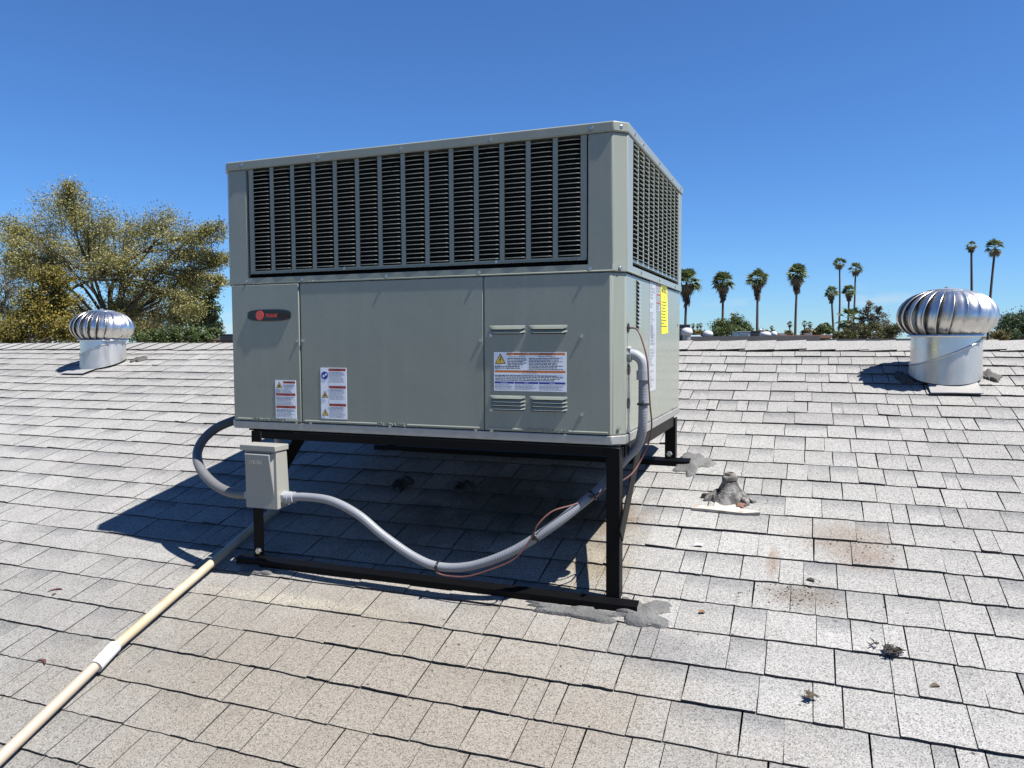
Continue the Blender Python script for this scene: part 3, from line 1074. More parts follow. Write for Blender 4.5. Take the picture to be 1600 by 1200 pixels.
# big electrical warning, control panel
A0, A1, C0, C1 = -0.909, -0.674, -0.156, -0.036
s3 = sheet('warning_sticker', FRONT, A0, A1, C0, C1, M['sticker'], unit, 'wide white warning sticker with orange and blue headings')
bars(FRONT, [(-0.866, -0.797, -0.0455, -0.0385), (-0.795, -0.678, -0.0455, -0.0385), (-0.906, -0.677, -0.0995, -0.0925)], M['sticker_orange'], s3)
bars(FRONT, [(-0.906, -0.842, -0.1335, -0.1275), (-0.840, -0.763, -0.1335, -0.1275), (-0.761, -0.677, -0.1335, -0.1275)], M['sticker_blue'], s3)
put_text(FRONT, 'WARNING', -0.8295, -0.042, .0020, .006, M['ink'], s3, width=0.030)
put_text(FRONT, 'AVERTISSEMENT', -0.735, -0.042, .0020, .006, M['ink'], s3, width=0.055, height=.0045)
put_text(FRONT, 'ADVERTENCIA', -0.791, -0.096, .0020, .006, M['ink'], s3, width=0.045, height=.0045)
put_text(FRONT, 'HAZARDOUS VOLTAGE!', -0.831, -0.0495, .0020, .005, M['ink'], s3, width=0.052, height=.0035)
put_text(FRONT, 'TENSION DANGEREUSE!', -0.736, -0.0495, .0020, .005, M['ink'], s3, width=0.056, height=.0035)
put_text(FRONT, '¡VOLTAJE PELIGROSO!', -0.791, -0.1035, .0020, .005, M['ink'], s3, width=0.050, height=.0035)
for w_, a_, wd in (('NOTICE', -0.874, .02), ('AVIS', -0.8015, .013), ('AVISO', -0.719, .017)):
    put_text(FRONT, w_, a_, -0.1305, .0020, .005, M['sticker'], s3, width=wd, height=.0035)
b = MB()
greek(b, FRONT, -0.864, -0.799, -0.0775, -0.0535, .0016, 5); greek(b, FRONT, -0.906, -0.80, -0.0885, -0.0775, .0016, 2, rag=.4)
greek(b, FRONT, -0.793, -0.679, -0.0905, -0.0535, .0016, 8); greek(b, FRONT, -0.905, -0.68, -0.1255, -0.1065, .0016, 4)
b.build('small_print', M['ink'], s3)
b = MB()
for a0, a1 in ((-0.905, -0.844), (-0.839, -0.765), (-0.760, -0.68)): greek(b, FRONT, a0, a1, -0.153, -0.1355, .0016, 5, th=.4)
b.build('small_print', M['ink_grey'], s3)
triangle(FRONT, -0.8875, -0.0565, 0.036, s3)

# compressor sticker
A0, A1, C0, C1 = -1.737, -1.650, -0.2695, -0.136
s1_ = sheet('warning_sticker', FRONTC, A0, A1, C0, C1, M['sticker'], unit, 'small white warning sticker with one triangle and three red headings')
bars(FRONTC, [(-1.703, -1.6525, -0.147, -0.139), (-1.734, -1.6525, -0.190, -0.181), (-1.734, -1.6525, -0.2335, -0.2245)], M['sticker_red'], s1_)
put_text(FRONTC, 'WARNING', -1.678, -0.143, .0020, .006, M['ink'], s1_, width=0.024, height=.0045)
put_text(FRONTC, 'WARNING', -1.693, -0.1855, .0020, .006, M['ink'], s1_, width=0.024, height=.0045)
put_text(FRONTC, 'WARNING', -1.693, -0.229, .0020, .006, M['ink'], s1_, width=0.024, height=.0045)
triangle(FRONTC, -1.720, -0.152, 0.026, s1_, bolt=False)
b = MB()
greek(b, FRONTC, -1.701, -1.655, -0.166, -0.149, .0016, 4); greek(b, FRONTC, -1.733, -1.656, -0.180, -0.167, .0016, 3)
greek(b, FRONTC, -1.733, -1.655, -0.223, -0.192, .0016, 7); greek(b, FRONTC, -1.733, -1.655, -0.266, -0.236, .0016, 7)
b.build('small_print', M['ink_grey'], s1_)

# blower sticker
A0, A1, C0, C1 = -1.550, -1.447, -0.265, -0.0905
s2_ = sheet('warning_sticker', FRONT, A0, A1, C0, C1, M['sticker'], unit, 'tall white warning sticker with blue disc and three red headings')
bars(FRONT, [(-1.5165, -1.4495, -0.102, -0.093), (-1.5165, -1.4495, -0.161, -0.152), (-1.5165, -1.4495, -0.2215, -0.2125)], M['sticker_red'], s2_)
for c in (-0.0975, -0.1565, -0.217): put_text(FRONT, 'WARNING', -1.483, c, .0020, .006, M['ink'], s2_, width=0.024, height=.0045)
d_ = disc(FRONT, -1.5335, -0.117, 0.0135, .0011, .0016).build('blue_disc', M['sticker_blue'], s2_)
disc(FRONT, -1.537, -0.119, 0.0042, .0017, .0019, 12).build('pictogram', M['sticker'], s2_)
disc(FRONT, -1.528, -0.114, 0.0035, .0017, .0019, 12).build('pictogram', M['sticker'], s2_)
triangle(FRONT, -1.5335, -0.181, 0.026, s2_, bolt=False); triangle(FRONT, -1.5335, -0.2425, 0.026, s2_)
b = MB()
for c in (-0.093, -0.152, -0.2125):
    greek(b, FRONT, -1.512, -1.454, c - 0.017, c - 0.0105, .0016, 2); greek(b, FRONT, -1.515, -1.452, c - 0.048, c - 0.0185, .0016, 8, th=.4)
quad_on(b, FRONT, -1.5185, -1.518, -0.262, -0.094, .0015)
b.build('small_print', M['ink_grey'], s2_)

# stickers on the right-hand side
M['sticker_dim'] = simple('glare_dimmed_sticker', (0.42, 0.44, 0.46), .4, var=.05)  # sticker white with its colour lowered to offset strong sun on this side
w1_ = sheet('wiring_sticker', SIDE, 2.600, 2.722, -0.178, 0.198, M['sticker_dim'], unit, 'long white wiring diagram sticker with fine print')
b = MB()
for i in range(34):
    c = 0.19 - i * 0.0105
    if srnd.random() < .8: greek(b, SIDE, 2.607, 2.60 + srnd.uniform(.05, .115), c - 0.008, c, .0016, 2, th=.35)
for i in range(14):
    a = srnd.uniform(2.61, 2.71); c = srnd.uniform(-0.16, 0.16); quad_on(b, SIDE, a, a + 0.0012, c, c + srnd.uniform(.02, .06), .0016)
quad_on(b, SIDE, 2.625, 2.665, 0.012, 0.05, .0018)
b.build('small_print', M['ink_grey'], w1_)
w2_ = sheet('warning_sticker', SIDE, 2.732, 2.796, 0.102, 0.199, M['sticker_dim'], unit, 'narrow white sticker with red headings beside yellow tag')
bars(SIDE, [(2.734, 2.794, 0.190, 0.196), (2.734, 2.794, 0.158, 0.164), (2.734, 2.794, 0.128, 0.134)], M['sticker_red'], w2_)
b = MB()
for c in (0.188, 0.156, 0.126): greek(b, SIDE, 2.735, 2.793, c - 0.02, c, .0016, 5, th=.4)
b.build('small_print', M['ink_grey'], w2_)
b = MB(); b.add([SIDE.p(2.803, 0.199, .0012), SIDE.p(2.832, 0.020, .0012), SIDE.p(2.968, 0.026, .0012), SIDE.p(2.939, 0.203, .0012)], [(0, 1, 2, 3)])
y1_ = b.build('yellow_tag', M['bright_yellow'], unit); y1_['label'] = 'tilted bright yellow tag with black heading'
put_text(SIDE, 'NOTICE', 2.874, 0.182, .0018, .02, M['ink'], y1_, width=0.105, height=.018, bold=.0006)
b = MB(); quad_on(b, SIDE, 2.868, 2.882, 0.150, 0.166, .0018)
greek(b, SIDE, 2.825, 2.945, 0.045, 0.145, .0018, 9, th=.32, rag=.5)
b.build('small_print', M['ink'], y1_)

# ------------------------------------------------------------------ steel stand
K = M['black_paint']
stand = empty('steel_stand', (-1.2, 2.7, roof_z(2.7)), 'black welded angle iron stand bolted to the roof under the air conditioner', 'stand')
ZS = Zb - 0.0006


def angle_leg(x0, x1, yf, zt, fx):
    """upright angle iron; fx=1: return flange on its right side"""
    b = MB()
    t_ = 0.005
    d = 0.042
    q = [(x0, yf), (x1, yf), (x1, yf + t_), (x0, yf + t_)]
    if fx: q = [(x0, yf), (x1, yf), (x1, yf + d), (x1 - t_, yf + d), (x1 - t_, yf + t_), (x0, yf + t_)]
    else: q = [(x0, yf), (x1, yf), (x1, yf + t_), (x0 + t_, yf + t_), (x0 + t_, yf + d), (x0, yf + d)]
    n = len(q)
    vs = [(x, y, roof_z(y) + 0.014) for x, y in q] + [(x, y, zt) for x, y in q]
    b.add(vs, [(i, (i + 1) % n, n + (i + 1) % n, n + i) for i in range(n)] + [tuple(range(n - 1, -1, -1)), tuple(range(n, 2 * n))])
    return b.build('leg', K, stand, smooth=True, bevel=0.0012, seg=1)


angle_leg(-0.550, -0.509, 2.196, ZS - 0.006, 1)
angle_leg(-1.846, -1.803, 2.196, ZS - 0.006, 0)
angle_leg(-0.540, -0.497, 3.138, ZS - 0.006, 1)
angle_leg(-1.846, -1.803, 3.138, ZS - 0.006, 0)
# top rails: angle irons, level flange under the unit and a flange hanging down
for y0, fl in ((2.201, 0), (3.1445, 0)):
    b = MB(); b.box(-1.86, -0.512, y0, y0 + 0.045, ZS - 0.005, ZS); b.box(-1.802, -0.551, y0 - 0.004, y0 + 0.001, ZS - 0.032, ZS - 0.0052)
    b.build('rail', K, stand, bevel=0.001, seg=1)
for x0 in (-0.508, -1.8525):
    b = MB(); b.box(x0, x0 + 0.005, 2.243, 3.136, ZS - 0.040, ZS - 0.0005)
    b.box(x0 - 0.035 if x0 > -1 else x0 + 0.0052, x0 - 0.0002 if x0 > -1 else x0 + 0.04, 2.26, 3.13, ZS - 0.0115, ZS - 0.0065)
    b.build('rail', K, stand, bevel=0.001, seg=1)
# knee braces
for x0 in (-0.5025, -1.80):
    b = MB(); b.obox((x0, 2.185, roof_z(2.2) + 0.215), (x0, 2.470, ZS - 0.008), 0.055, 0.005, (0, 1, -1))
    b.build('brace', K, stand, bevel=0.001, seg=1)
# base channels lying on the shingles
for y0, xa, xb in ((2.164, -1.900, -0.449), (3.110, -1.90, -0.435)):
    b = MB()
    z = roof_z(y0)
    pr = [(0, 0.007), (0.004, 0.007), (0.004, 0.024), (0.034, 0.033), (0.034, 0.037), (0, 0.028)]
    q = [(y0 + y, z + h) for y, h in pr]
    n = len(q)
    b.add([(x, y, zz) for x in (xa, xb) for y, zz in q], [(i, n + i, n + (i + 1) % n, (i + 1) % n) for i in range(n)] + [tuple(range(n)), tuple(range(2 * n - 1, n - 1, -1))])
    b.build('base_channel', K, stand, bevel=0.001, seg=1)
for x, y in ((-0.52, 3.133), (-1.82, 2.193)):
    b = MB(); b.lathe([(0.013, 0), (0.013, 0.006), (0.010, 0.009), (0.0001, 0.009)], (0, 0, 0), 6)
    m2 = MB(); m2.add([(x + px, y - h, roof_z(y) + 0.045 + py) for px, py, h in b.v], b.f)
    m2.build('bolt', M['screw'], stand)

# sealant smeared round the feet
def patch(name, cx, cy, rx, ry, mat, seed, hmax=0.012, base=0.016):
    n, m = 48, 9
    vs = [rp(cx, cy / CS, base + hmax + sag(cx, cy))]
    for j in range(1, m + 1):
        for i in range(n):
            a = 2 * math.pi * i / n
            k = 0.70 + 0.75 * mnoise.noise(Vector((math.cos(a) * 1.6, math.sin(a) * 1.6, seed))) + 0.26 * mnoise.noise(Vector((math.cos(a) * 6, math.sin(a) * 6, seed + 4)))
            f = j / m
            x, y = cx + rx * k * f * math.cos(a), cy + ry * k * f * math.sin(a)
            h = base + hmax * (1 - f ** 3) * (0.75 + 1.6 * mnoise.noise(Vector((x * 25, y * 25, seed)))) if j < m else base - 0.010
            vs.append(rp(x, y / CS, h + sag(x, y)))
    b = MB()
    b.add(vs, [(0, 1 + i, 1 + (i + 1) % n) for i in range(n)] + [(1 + (j - 1) * n + i, 1 + j * n + i, 1 + j * n + (i + 1) % n, 1 + (j - 1) * n + (i + 1) % n) for j in range(1, m) for i in range(n)])
    return b.build(name, mat, roof, smooth=True)


patch('sealant_patch', -0.45, 2.18, 0.15, 0.075, M['sealant'], 1.3, 0.006, .012)
patch('sealant_patch', -0.62, 2.145, 0.20, 0.028, M['sealant'], 2.9, 0.004, .012)
patch('sealant_patch', -0.42, 3.14, 0.11, 0.12, M['sealant'], 5.2, 0.006, .012)
patch('sealant_patch', -1.80, 2.145, 0.13, 0.028, M['sealant'], 8.1, 0.004, .012)
patch('tar_patch', -1.58, 2.80, 0.06, 0.06, M['tar'], 3.3, 0.02)
patch('tar_patch', -1.30, 2.82, 0.06, 0.04, M['tar'], 6.4, 0.015)

# ------------------------------------------------------------------ disconnect box
bx = empty('disconnect_box', (-1.73, 2.13, CZ - 0.572), 'small beige electrical disconnect box fixed to the left front stand leg', 'electrical box')
B_ = M['beige_box']
b = MB()
x0, x1 = -1.7955, -1.6645
y0, y1, yt = 2.102, 2.170, 2.158
z0, z1 = CZ - 0.570, CZ - 0.372
b.add([(x0, y0, z0), (x1, y0, z0), (x1, y1, z0 + 0.004), (x0, y1, z0 + 0.004), (x0, y0, z1), (x1, y0, z1), (x1, yt, z1), (x0, yt, z1)],
      [(0, 3, 2, 1), (4, 5, 6, 7), (0, 1, 5, 4), (1, 2, 6, 5), (2, 3, 7, 6), (3, 0, 4, 7)])
b.build('box_body', B_, bx, smooth=True, bevel=0.002)
b = MB(); b.box(-1.8085, -1.6605, 2.091, 2.164, CZ - 0.3715, CZ - 0.352)
b.build('lid', B_, bx, smooth=True, bevel=0.0025)
# raised cover, wedge shaped: proud at the top, flush at the bottom
b = MB()
cx0, cx1, ct, cb = -1.789, -1.676, CZ - 0.377, CZ - 0.527
b.add([(cx0, y0 + .0005, cb), (cx1, y0 + .0005, cb), (cx1, y0 + .0005, ct), (cx0, y0 + .0005, ct), (cx0, y0 - 0.001, cb), (cx1 - .001, y0 - 0.001, cb), (cx1 - 0.010, y0 - 0.013, ct - 0.006), (cx0 + .002, y0 - 0.013, ct - 0.006)],
      [(0, 1, 5, 4), (1, 2, 6, 5), (2, 3, 7, 6), (3, 0, 4, 7), (4, 5, 6, 7)])
b.build('cover', B_, bx, smooth=True, bevel=0.0018)
cn = Vector((0, -0.997, 0.0)).normalized()
COVER = Face((0, y0 - 0.0112, CZ - 0.407), (1, 0, 0), (0, 0.085, 0.996), (0, -0.996, 0.085))
put_text(COVER, 'mels', -1.742, 0.0, 0.0002, .03, B_, bx, width=0.052, height=.018, name='embossed_lettering', extrude=.0014, shear=.15)
b = MB(); b.box(-1.84, -1.80, 2.171, 2.1955, CZ - 0.53, CZ - 0.40); b.build('mount_plate', M['galv'], bx)

# ------------------------------------------------------------------ conduits, wire, pipe
def ribbed(path, r, amp, per):
    """resample a smooth path and give it shallow rings"""
    d = [0.0]
    for a, c in zip(path, path[1:]): d.append(d[-1] + (c - a).length)
    L = d[-1]
    n = int(L / (per / 3))
    out, rad = [], []
    j = 0
    for i in range(n + 1):
        t_ = L * i / n
        while j < len(d) - 2 and d[j + 1] < t_: j += 1
        f = (t_ - d[j]) / max(1e-9, d[j + 1] - d[j])
        out.append(path[j].lerp(path[j + 1], f)); rad.append(r - (amp if i % 3 == 0 else 0))
    return out, rad


condA = cam_z([[-1.652, 2.140, -0.534], [-1.578, 2.140, -0.527], [-1.469, 2.135, -0.532], [-1.364, 2.130, -0.569], [-1.269, 2.130, -0.631], [-1.153, 2.130, -0.691], [-1.063, 2.130, -0.711], [-0.953, 2.130, -0.695], [-0.829, 2.140, -0.642], [-0.716, 2.170, -0.566],
               [-0.640, 2.215, -0.503], [-0.575, 2.27, -0.442], [-0.525, 2.30, -0.375], [-0.482, 2.305, -0.325], [-0.462, 2.285, -0.275], [-0.458, 2.278, -0.225], [-0.458, 2.279, -0.171], [-0.458, 2.279, -0.112]])
ca = empty('flexible_conduit', condA[6], 'long grey ribbed conduit drooping from the box to the unit right side', 'conduit')
pth, rad = ribbed(catmull(condA), 0.0144, 0.0008, 0.0085)
MBt = MB(); MBt.tube(pth, rad, 14)
MBt.build('conduit_tube', M['conduit'], ca, smooth=True)
b = MB(); b.tube(cam_z([(-1.667, 2.140, -0.535), (-1.655, 2.140, -0.534)]), 0.024, 6); b.tube(cam_z([(-1.654, 2.140, -0.534), (-1.640, 2.140, -0.533)]), 0.0215, 16); b.tube(cam_z([(-1.6395, 2.14, -.533), (-1.622, 2.14, -.5313)]), 0.0195, 16)
b.build('connector', M['fitting'], ca, smooth=True, autosmooth=.6)
b = MB()
el = catmull(cam_z([(-0.500, 2.279, -0.043), (-0.482, 2.279, -0.046), (-0.466, 2.279, -0.058), (-0.459, 2.279, -0.075), (-0.458, 2.279, -0.096)]), 0.006)
b.tube(el, 0.0158, 16)
b.tube(cam_z([(-0.5035, 2.279, -0.043), (-0.494, 2.279, -0.043)]), 0.024, 8)
b.tube(cam_z([(-0.458, 2.279, -0.092), (-0.458, 2.279, -0.120)]), 0.0205, 16)
b.build('elbow_connector', M['fitting'], ca, smooth=True, autosmooth=.7)
pA = catmull(condA)
for tgt in ((-1.074, 2.13, -0.71), (-0.762, 2.15, -0.591), (-0.606, 2.24, -0.47), (-0.458, 2.279, -0.19)):
    tv = Vector((tgt[0], tgt[1], tgt[2] + CZ))
    i = min(range(1, len(pA) - 1), key=lambda q: (pA[q] - tv).length)
    d = (pA[i + 1] - pA[i - 1]).normalized()
    b = MB(); b.tube([pA[i] - d * 0.003, pA[i] + d * 0.003], 0.0185, 14)
    sd = d.cross(Vector((0, -1, 0.3))).normalized()
    b.box(*[v for pr in zip(pA[i] + Vector((0, -0.019, 0)) - Vector((.004, .004, .004)), pA[i] + Vector((0, -0.019, 0)) + Vector((.004, .004, .004))) for v in pr])
    b.tube([pA[i] + Vector((0.0, -0.02, 0.0)), pA[i] + Vector((0.008, -0.03, 0.014))], 0.0016, 5)
    b.build('cable_tie', M['tie'], ca, smooth=True, autosmooth=.6)

condB = cam_z([[-1.795, 2.135, -0.533], [-1.887, 2.135, -0.533], [-1.985, 2.160, -0.513], [-2.080, 2.200, -0.474], [-2.146, 2.250, -0.429], [-2.167, 2.300, -0.383], [-2.158, 2.360, -0.342], [-2.129, 2.420, -0.317], [-2.088, 2.51, -0.295], [-2.03, 2.60, -0.270], [-1.954, 2.66, -0.26]])
cb_ = empty('flexible_conduit', condB[2], 'short dark grey conduit looping out left of the beige box', 'conduit')
MBt = MB(); MBt.tube(catmull(condB), 0.0175, 16)
MBt.build('conduit_tube', simple('charcoal_conduit', (0.135, 0.135, 0.135), 0.45, var=.15), cb_, smooth=True)
b = MB(); b.tube(cam_z([(-1.797, 2.135, -.533), (-1.815, 2.135, -.533)]), .023, 6); b.build('connector', M['fitting'], cb_)

wirep = cam_z([[-0.500, 2.267, 0.035], [-0.478, 2.262, 0.034], [-0.462, 2.255, 0.012], [-0.440, 2.243, -0.056], [-0.434, 2.240, -0.125], [-0.430, 2.245, -0.195], [-0.430, 2.27, -0.256], [-0.445, 2.300, -0.314], [-0.468, 2.30, -0.366], [-0.487, 2.27, -0.402], [-0.516, 2.245, -0.425], [-0.56, 2.235, -0.452],
               [-0.613, 2.225, -0.483], [-0.655, 2.190, -0.497], [-0.705, 2.155, -0.512], [-0.742, 2.130, -0.550], [-0.760, 2.128, -0.588], [-0.810, 2.115, -0.655], [-0.897, 2.112, -0.700], [-0.971, 2.11, -0.726], [-1.045, 2.115, -0.732], [-1.072, 2.112, -0.724]])
b = MB(); b.tube(catmull(wirep), 0.0025, 8)
tag(b.build('control_wire', M['wire'], None, smooth=True), 'thin faded red control wire strapped along the long grey conduit', 'wire')

# condensate drain
dp = empty('drain_pipe', (-1.95, 1.65, roof_z(1.65)), 'yellowed plastic drain pipe lying down the roof slope at left', 'pipe')
R1 = 0.0150
h_ = 0.014 + R1


def on_roof(x, y, h): return rp(x, (y + h * SN) / CS, h)


b = MB(); b.tube([on_roof(-1.928, 1.655, h_ + 0.004), on_roof(-1.951, 1.95, h_ + .003), on_roof(-1.985, 2.47, h_)], R1, 20)
b.build('pipe_run', M['pvc'], dp, smooth=True, autosmooth=.9)
b = MB(); b.tube([on_roof(-1.80, 0.85, h_), on_roof(-1.862, 1.24, h_ + 0.002), on_roof(-1.9205, 1.62, h_ + 0.004)], R1 * 1.02, 20)
b.build('pipe_run', simple('pinkish_pvc', (0.32, 0.27, 0.21), 0.45, var=.1, scale=4), dp, smooth=True, autosmooth=.9)
b = MB(); b.tube([on_roof(-1.9115, 1.588, h_ + 0.004), on_roof(-1.9315, 1.672, h_ + 0.004)], R1 + 0.0045, 20)
b.build('coupling', M['pvc_white'], dp, smooth=True, autosmooth=.9)
p_end = Vector(on_roof(-1.985, 2.47, h_))
b = MB(); b.tube(catmull([p_end, p_end + Vector((-.001, 0.03, 0.009)), p_end + Vector((-.001, 0.05, 0.03)), p_end + Vector((-.001, 0.052, 0.06))], .008), R1 + 0.004, 18)
b.tube([p_end + Vector((-.001, .052, .05)), Vector((p_end.x - .001, p_end.y + 0.052, CZ - 0.24))], R1 * .95, 18)
b.tube([Vector((p_end.x - .001, p_end.y + 0.052, CZ - 0.25)), Vector((XL + 0.004, p_end.y + 0.052, CZ - 0.245))], R1, 14)
b.build('riser', M['fitting'], dp, smooth=True, autosmooth=.9)

# ------------------------------------------------------------------ turbine ventilators
def mat_dirty():
    t = NT('streaked_aluminium')
    p = t.pos()
    st = t.node('ShaderNodeMapping'); t.l.new(p, st.inputs['Vector']); st.inputs['Scale'].default_value = (30, 30, 4)
    k = t.noise(st.outputs[0], 1.0, 5, 0.65)
    g = t.noise(p, 22, 5, 0.65)
    c = t.mix(g, (0.58, 0.565, 0.53), (0.74, 0.72, 0.68))
    c = t.mix(t.ramp(k, [(0.52, 0.0), (0.75, 0.55)]), c, (0.36, 0.34, 0.30))
    t.base(c)
    t.rough(t.ramp(k, [(0.4, 0.34), (0.7, 0.6)]))
    t.b.inputs['Metallic'].default_value = 0.78
    t.bump(t.noise(p, 6, 2), 0.4, 0.006)
    return t.mat


M['alu_dirty'] = mat_dirty()
M['flap'] = simple('chalky_flashing', (0.26, 0.255, 0.245), .6, var=.12, scale=16)


def turbine(cx, cy, label, spin, seam_tilt, seam_az, flap):
    zc = roof_z(cy)
    t = empty('turbine_vent', (cx, cy, zc), label, 'roof vent', 'turbine vents near the ridge')
    zn = CZ + 0.012                             # neck ring
    RT = 0.150
    # flashing sheet on the roof
    b = MB()
    q = []
    for sx, sy in ((-0.235, -0.245), (0.235, -0.245), (0.235, 0.24), (-0.235, 0.24)):
        q.append((sx, sy))
    vs = []
    N = 8
    for i in range(N + 1):
        for j in range(N + 1):
            x = cx + flap[0] + (flap[1] - flap[0]) * i / N; y = cy - 0.238 + 0.238 * j / N
            vs.append(rp(x, y / CS, 0.0195 + sag(x, y) + 0.003 * mnoise.noise(Vector((x * 9, y * 9, 1)))))
    vb = [(x, y, z - 0.004) for x, y, z in vs]
    nn = (N + 1) ** 2
    fs = [(i * (N + 1) + j, (i + 1) * (N + 1) + j, (i + 1) * (N + 1) + j + 1, i * (N + 1) + j + 1) for i in range(N) for j in range(N)]
    fs += [(i * (N + 1), nn + i * (N + 1), nn + (i + 1) * (N + 1), (i + 1) * (N + 1)) for i in range(N)]
    b.add(vs + vb, fs)
    b.build('flashing', M['flap'], t, smooth=True, autosmooth=.6)
    n = 56
    mid = zc + 0.088 + (zn - zc - 0.088) * 0.36
    # lower collar: roof cut below, slanted seam above
    vs = []
    prof = [(0, RT * 1.06), (0.35, RT * 1.045), (1.0, RT * 1.025)]
    def seamz(a): return mid + seam_tilt * math.cos(a - seam_az) * RT
    for f, r in prof:
        for i in range(n):
            a = 2 * math.pi * i / n
            x, y = cx + r * math.cos(a), cy + r * math.sin(a)
            zb_ = roof_z(y) + 0.020
            vs.append((x, y, zb_ + (seamz(a) - zb_) * f))
    b = MB(); b.add(vs, [(k * n + i, k * n + (i + 1) % n, (k + 1) * n + (i + 1) % n, (k + 1) * n + i) for k in range(2) for i in range(n)])
    b.build('lower_collar', M['alu_dirty'], t, smooth=True)
    ring = [(cx + RT * 1.03 * math.cos(2 * math.pi * i / n), cy + RT * 1.03 * math.sin(2 * math.pi * i / n), seamz(2 * math.pi * i / n)) for i in range(n + 1)]
    b = MB(); b.tube(ring, 0.0042, 8, cap=False); b.build('seam_bead', M['alu_dull'], t, smooth=True)
    vs = []
    for f, r in ((0, RT * 1.015), (1.0, RT)):
        for i in range(n):
            a = 2 * math.pi * i / n
            z_ = seamz(a) - 0.01
            vs.append((cx + r * math.cos(a), cy + r * math.sin(a), z_ + (zn - z_) * f))
    b = MB(); b.add(vs, [(i, (i + 1) % n, n + (i + 1) % n, n + i) for i in range(n)])
    b.build('upper_collar', M['alu'], t, smooth=True)
    b = MB(); b.lathe([(RT - 0.002, -0.004), (RT + 0.017, -0.004), (RT + 0.019, 0.0), (RT + 0.017, 0.006), (RT - 0.004, 0.006)], (cx, cy, zn), n)
    b.build('neck_ring', M['alu'], t, smooth=True, autosmooth=.7)
    b = MB(); b.lathe([(0.001, 0.0), (RT - 0.01, 0.0), (RT - 0.01, 0.008), (0.05, 0.03), (0.04, 0.2), (0.001, 0.2)], (cx, cy, zn + .003), 24)
    b.build('inner_hub', M['dark_inside'], t, smooth=True)
    # vanes
    NV = 22
    H = 0.216
    def rad_at(f):                              # f from neck (0) to crown (1)
        ang = -0.86 + f * (math.pi / 2 + 0.86 - 0.30)
        return 0.212 * math.cos(ang) ** 0.80, H * (0.415 + 0.415 * math.sin(ang) / math.sin(0.86) if ang < 0 else 0.415 + 0.60 * math.sin(ang))
    S = 12
    for v in range(NV):
        a0 = spin + 2 * math.pi * v / NV
        da = 2 * math.pi / NV
        vs = []
        for i in range(S + 1):
            f = i / S
            r, hz = rad_at(f)
            tw = 0.20 * (f - 0.35)
            for (u, k) in ((-0.02, 1.010), (0.0, 1.030), (0.035, 1.030), (0.06, 1.008), (0.35, 0.995), (0.75, 0.955), (1.12, 0.885), (1.30, 0.83)):
                a = a0 - u * da + tw
                vs.append((cx + r * k * math.cos(a), cy + r * k * math.sin(a), zn + 0.005 + hz))
        m = 8
        b = MB(); b.add(vs, [(i * m + j, (i + 1) * m + j, (i + 1) * m + j + 1, i * m + j + 1) for i in range(S) for j in range(m - 1)])
        b.build('vane', M['alu'], t, smooth=True)
    r, hz = rad_at(1.0)
    b = MB(); b.lathe([(r * 1.08, -0.004), (r * 1.08, 0.003), (r * 0.6, 0.009), (0.012, 0.011), (0.012, 0.018), (0.0005, 0.019)], (cx, cy, zn + 0.005 + hz), 28)
    b.build('crown_cap', M['alu'], t, smooth=True, autosmooth=.7)
    # tar smear beside the collar
    return t


turbine(0.623, 4.21, 'shiny turbine roof vent at the right with palms behind it', 0.1, 0.44, math.radians(10), (-0.09, 0.12))
turbine(-4.94, 4.262, 'shiny turbine roof vent at the left before the yellowish tree', 0.22, 0.40, math.radians(20), (-0.15, 0.08))
for cx, cy, sd in ((0.44, 4.18, 1.7), (0.80, 4.22, 4.4), (-4.70, 4.36, 9.2)):
    patch('tar_smear', cx, cy, 0.06, 0.09, simple('grey_brown_tar', (0.06, 0.055, 0.05), .8, var=.4), sd, 0.010, base=.016)

# ------------------------------------------------------------------ plumbing vent
pv = empty('plumbing_vent', (-0.257, 2.87, roof_z(2.87)), 'stubby plumbing vent with cracked grey sealant cone on white flashing', 'vent pipe')
vx, vy = -0.257, 2.875
vz = roof_z(vy) + 0.012
b = MB()
n = 40
prof = [(0.064, 0.000), (0.056, 0.009), (0.044, 0.022), (0.034, 0.040), (0.027, 0.057), (0.024, 0.066), (0.020, 0.070)]
vs = []
for r, h in prof:
    for i in range(n):
        a = 2 * math.pi * i / n
        k = 1 + 0.13 * mnoise.noise(Vector((math.cos(a) * 2.2, math.sin(a) * 2.2, h * 20))) + 0.09 * mnoise.noise(Vector((math.cos(a) * 7, math.sin(a) * 7, h * 60)))
        x, y = vx + r * k * math.cos(a), vy + r * k * math.sin(a)
        vs.append((x, y, vz + h + (roof_z(y) - roof_z(vy)) * max(0, 1 - h / 0.05)))
b.add(vs, [(k * n + i, k * n + (i + 1) % n, (k + 1) * n + (i + 1) % n, (k + 1) * n + i) for k in range(len(prof) - 1) for i in range(n)])
t_ = NT('cracked_sealant'); pp = t_.pos()
t_.base(t_.mix(t_.ramp(t_.noise(pp, 28, 5, .65), [(.42, 0), (.6, 1)]), (0.05, 0.047, 0.043), (0.22, 0.212, 0.20))); t_.rough(.85); t_.bump(t_.noise(pp, 70, 4), .9, .006)
b.build('sealant_cone', t_.mat, pv, smooth=True)
b = MB(); b.tube([(vx, vy, vz + 0.04), (vx, vy, vz + 0.092)], 0.019, 20, cap=False); b.tube([(vx, vy, vz + 0.04), (vx, vy, vz + 0.092)], 0.0145, 20, cap=False)
b.lathe([(0.0145, .092), (.019, .092)], (vx, vy, vz), 20)
b.build('pipe_stub', simple('weathered_vent_pipe', (0.27, 0.24, 0.20), .8, var=.3, scale=40), pv, smooth=True, autosmooth=.8)
b = MB(); b.lathe([(0.028, .064), (.028, .075), (.023, .081), (.020, .078)], (vx, vy, vz), 20); b.build('sealant_collar', t_.mat, pv, smooth=True)
